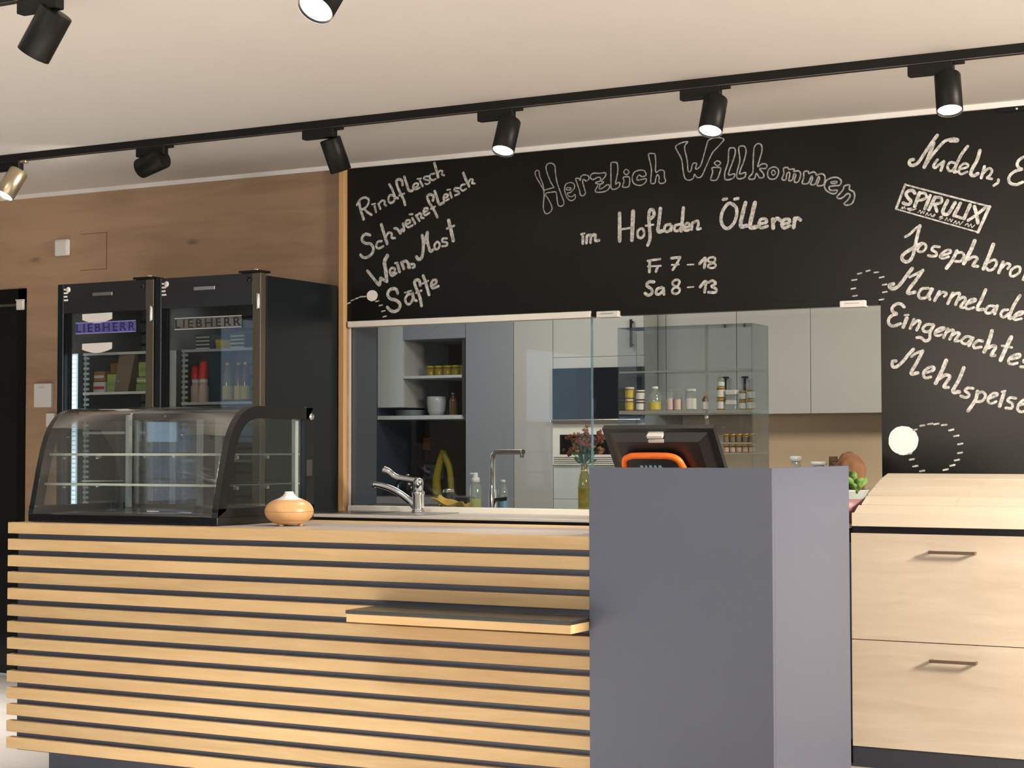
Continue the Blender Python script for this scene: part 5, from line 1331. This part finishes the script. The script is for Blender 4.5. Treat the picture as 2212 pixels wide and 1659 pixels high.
# tall tap, soap bottles, cloth, spray bottle etc. on the kitchen worktop
t = thing('kitchen_tap', 'tall right-angled chrome tap behind the glass', 'tap', (-4.063, 7.30, 0.9))
b = MB(); b.lathe([(0, 0), (0.026, 0), (0.026, 0.008), (0.020, 0.012), (0.020, 0.10), (0.0145, 0.106), (0.0145, 0.25), (0, 0.25)], (-4.063, 7.30, 0.9002), (0, 0, 1), 24); b.build('column', 'chrome', t)
b = MB(); b.tube([(-4.063, 7.30, 1.145), (-4.061, 7.30, 1.165), (-4.045, 7.29, 1.180), (-4.02, 7.28, 1.183), (-3.94, 7.25, 1.184), (-3.853, 7.22, 1.184)], 0.012, 14); b.lathe([(0, 0), (0.010, 0), (0.010, 0.02), (0, 0.02)], (-3.862, 7.222, 1.178), (0, 0, -1), 14); b.build('spout', 'satin', t)
b = MB(); b.tube([(-4.05, 7.30, 0.955), (-4.01, 7.28, 0.958), (-3.975, 7.27, 0.962)], 0.010, 12); b.build('lever', 'blackgloss', t)
t = thing('soap_bottle', 'clear soap bottle with white pump and yellow liquid, left of the tall tap', 'bottle', (-4.088, 7.18, 0.9))
b = MB(); b.lathe([(0, 0), (0.026, 0), (0.028, 0.004), (0.028, 0.115), (0.022, 0.132), (0.014, 0.14), (0, 0.14)], (-4.088, 7.18, 0.9002), (0, 0, 1), 24); b.build('body', 'clearpet', t)
b = MB(); b.lathe([(0, 0.002), (0.0255, 0.002), (0.0265, 0.006), (0.0265, 0.062), (0, 0.062)], (-4.088, 7.18, 0.9002), (0, 0, 1), 24); b.build('liquid', 'soap', t)
b = MB(); b.lathe([(0, 0.141), (0.019, 0.141), (0.019, 0.162), (0.011, 0.166), (0.011, 0.186), (0, 0.187)], (-4.088, 7.18, 0.9002), (0, 0, 1), 20); b.box(-4.115, -4.088, 7.172, 7.188, 1.078, 1.086, bev=0.002); b.build('pump', 'porcelain', t)
bottle('soap_bottle', 'blue and white washing-up bottle behind the tall tap', 'bottle', -4.062, 7.40, 0.9002, 0.024, 0.15, 'clearpet', 'porcelain', 'bluesoap', None, lz=(0.05, 0.4))
# yellow cloth
b = MB(); n, m_ = 16, 12
grid = []
for i in range(n + 1):
    row = []
    for j in range(m_ + 1):
        u = i / n; v = j / m_
        x = -4.31 + 0.18 * u; y = 7.13 + 0.10 * v
        edge = 0.058 * (1 - u) ** 2 + 0.030 * u ** 3
        z = 0.902 + 0.027 + edge * (0.6 + 0.4 * v) + 0.007 * sin(9 * u + 4 * v) + 0.004 * sin(17 * v)
        row.append(b.bm.verts.new((x, y, max(0.903, z - 0.026 * (1 - abs(2 * v - 1))))))
    grid.append(row)
for i in range(n):
    for j in range(m_):
        f = b.bm.faces.new((grid[i][j], grid[i + 1][j], grid[i + 1][j + 1], grid[i][j + 1])); f.smooth = True
tag(b.build('cleaning_cloth', 'cloth', solid=0.002), 'crumpled yellow cleaning cloth beside the soap bottle', 'cloth')
# yellow spray gun on the rear left
sx, sy, sz = -5.68, 9.55, 0.9002
t = thing('spray_bottle', 'yellow pressure cleaner handle standing at the back under the dark niche', 'cleaner', (sx, sy, sz))
b = MB(); b.tube([(sx - 0.035, sy, sz), (sx - 0.045, sy, sz + 0.10), (sx - 0.02, sy, sz + 0.21), (sx + 0.01, sy, sz + 0.29)], lambda q: 0.030 - 0.010 * q, 14); b.build('body', 'sprayyellow', t)
b = MB(); b.tube([(sx + 0.005, sy, sz + 0.27), (sx + 0.05, sy, sz + 0.18), (sx + 0.065, sy, sz + 0.05), (sx + 0.07, sy, sz)], lambda q: 0.022 - 0.006 * q, 14); b.build('handle', 'sprayyellow', t)
t = thing('kettle', 'dark kettle under the niche, left of the yellow cleaner', 'kettle', (-5.80, 9.42, 0.9))
b = MB(); b.lathe([(0, 0), (0.075, 0), (0.085, 0.015), (0.080, 0.075), (0.055, 0.115), (0.03, 0.125), (0, 0.127)], (-5.82, 9.36, 0.9002), (0, 0, 1), 28); b.build('body', 'blackgloss', t)
b = MB(); b.tube([(-5.75, 9.36, 0.96), (-5.72, 9.36, 0.99), (-5.695, 9.36, 1.02)], lambda q: 0.016 - 0.006 * q, 10); b.build('spout', 'blackgloss', t)
b = MB(); b.lathe([(0, 0), (0.014, 0), (0.016, 0.01), (0, 0.018)], (-5.82, 9.36, 1.0275), (0, 0, 1), 16); b.build('knob', 'chrome', t)
t = thing('coffee_grinder', 'dark small appliance with pale lid beside the kettle', 'appliance', (-4.36, 7.42, 0.9))
b = MB(); b.lathe([(0, 0), (0.045, 0), (0.048, 0.01), (0.040, 0.075), (0.0, 0.08)], (-4.385, 7.43, 0.9002), (0, 0, 1), 24); b.build('body', 'blackgloss', t)
b = MB(); b.lathe([(0, 0.0805), (0.030, 0.0805), (0.026, 0.098), (0, 0.102)], (-4.385, 7.43, 0.9002), (0, 0, 1), 20); b.build('lid', 'steel', t)
b = MB(); b.box(-4.345, -4.26, 7.40, 7.50, 0.9002, 0.965, bev=0.012); tag(b.build('scrub_sponge', plain('dark_sponge', (0.05, 0.05, 0.055), 0.9)), 'dark sponge block right of the small appliance', 'sponge')
t = thing('double_socket', 'grey double socket on the dark backsplash under the niche', 'socket', (-5.93, 9.865, 1.05))
b = MB(); b.box(-6.005, -5.855, 9.853, 9.8698, 1.0, 1.095, bev=0.003); b.build('plate', plain('socket_grey', (0.36, 0.38, 0.38), 0.4), t)
for x in (-5.968, -5.893):
    b = MB(); b.lathe([(0, 0), (0.026, 0), (0.028, 0.003), (0, 0.003)], (x, 9.8528, 1.047), (0, -1, 0), 20); b.build('socket_insert', 'satin', t)
b = MB(); b.box(-6.005, -5.955, 9.845, 9.8698, 1.192, 1.274, bev=0.003)
tag(b.build('hanging_tag', plain('orange_tag', (0.50, 0.17, 0.06), 0.6)), 'small orange tag on the dark backsplash above the socket', 'tag')
for i in range(5):
    x = -5.72 + i * 0.062
    t = thing('preserve_jar', '%s yellow preserve jar on the upper niche shelf' % ('first', 'second', 'third', 'fourth', 'fifth')[i], 'jar', (x, 9.47, 1.656), 'yellow jars in the niche')
    b = MB(); b.lathe([(0, 0), (0.028, 0), (0.029, 0.004), (0.029, 0.05), (0, 0.054)], (x, 9.47, 1.6562), (0, 0, 1), 18); b.build('body', plain('mustard', (0.28, 0.22, 0.02), 0.3) if i == 0 else bpy.data.materials['mustard'], t)
    b = MB(); b.lathe([(0, 0.054), (0.027, 0.054), (0.027, 0.068), (0, 0.070)], (x, 9.47, 1.6562), (0, 0, 1), 18); b.build('lid', 'sprayyellow', t)
b = MB(); b.lathe([(0, 0), (0.042, 0), (0.055, 0.03), (0.062, 0.085), (0.060, 0.118), (0.054, 0.122), (0.056, 0.085), (0.048, 0.035), (0.03, 0.01), (0, 0.01)], (-5.67, 9.46, 1.4082), (0, 0, 1), 30)
tag(b.build('white_pot', plain('pot_white', (0.50, 0.52, 0.53), 0.3)), 'round white pot on the lower niche shelf', 'pot')
bottle('oil_bottle', 'slim dark bottle right of the white pot in the niche', 'bottle', -5.548, 9.46, 1.4082, 0.026, 0.145, 'amber', 'steel', None, None)
for k in range(4):
    b = MB(); z = 1.4082 + k * 0.008
    b.lathe([(0, 0), (0.05, 0), (0.095, 0.010), (0.096, 0.012), (0.05, 0.004), (0, 0.004)], (-5.87, 9.47, z), (0, 0, 1), 32)
    tag(b.build('plate', plain('plate_%d' % k, (0.36, 0.44, 0.46), 0.3)), '%s pale plate of the stack at the left of the lower niche shelf' % ('bottom', 'second', 'third', 'top')[k], 'plate', 'plates in the niche')

# vase with dried flowers on the inner window board
vx, vy, vz = -3.443, 7.03, 0.9285
t = thing('glass_vase', 'slim yellow-green bottle vase behind the glass, at the counter corner', 'vase', (vx, vy, vz))
b = MB(); b.lathe([(0, 0), (0.026, 0), (0.028, 0.004), (0.0285, 0.11), (0.027, 0.135), (0.018, 0.165), (0.0155, 0.195), (0.0165, 0.202), (0.0145, 0.202), (0.016, 0.165), (0.025, 0.135), (0.0265, 0.01), (0, 0.006)], (vx, vy, vz), (0, 0, 1), 28); b.build('body', 'yellowglass', t)
b = MB(); b.lathe([(0.0175, 0.170), (0.019, 0.172), (0.0175, 0.175)], (vx, vy, vz), (0, 0, 1), 24); b.build('neck_ring', 'line', t)
t = thing('dried_bouquet', 'bunch of rust brown dried flowers with green stems in the slim vase', 'flowers', (vx, vy, vz + 0.19))
rnd = random.Random(77)
b = MB()
tips = []
for q in range(26):
    a = rnd.uniform(0, 2 * pi); s = rnd.uniform(0.02, 0.085); h = rnd.uniform(0.10, 0.185) - s * 0.5
    tip = (vx + s * cos(a) * 1.05, vy + s * sin(a) * 0.6, vz + 0.195 + h); tips.append(tip)
    b.tube([(vx + rnd.uniform(-.006, .006), vy + rnd.uniform(-.006, .006), vz + 0.06), (vx + 0.006 * cos(a), vy + 0.006 * sin(a), vz + 0.20), (vx + s * 0.55 * cos(a), vy + s * 0.35 * sin(a), vz + 0.20 + h * 0.55), tip], 0.0016, 6, samples=4)
b.build('stems', 'leafdark', t)
for nm, sel, mt in (('flower_heads', tips[:17], 'petal'), ('pale_flower_heads', tips[17:], 'petalpale')):
    b = MB()
    for q, tp in enumerate(sel):
        for k in range(6):
            b.blob((tp[0] + rnd.uniform(-.017, .017), tp[1] + rnd.uniform(-.012, .012), tp[2] + rnd.uniform(-.016, .010)), rnd.uniform(.006, .012), 0.009, rnd.uniform(.005, .010), q * 7 + k, 0.3, 2)
    b.build(nm, mt, t)
b = MB()
for q in range(26):
    a = rnd.uniform(0, 2 * pi); s0 = rnd.uniform(0.005, 0.035); z0 = vz + 0.20 + rnd.uniform(0, 0.075)
    c = Vector((vx + s0 * cos(a), vy + s0 * sin(a) * 0.7, z0)); dr_ = Vector((cos(a), sin(a) * 0.6, rnd.uniform(0.2, 1.2))).normalized(); sd = dr_.cross(Vector((0, 1, 0.2))).normalized()
    ln = rnd.uniform(0.03, 0.05)
    b.strip([c, c + dr_ * ln * .5 - sd * 0.008, c + dr_ * ln], [c + sd * .001, c + dr_ * ln * .5 + sd * 0.008, c + dr_ * ln + sd * .001], smooth=True)
b.build('leaves', 'leafdark', t, recalc=False)
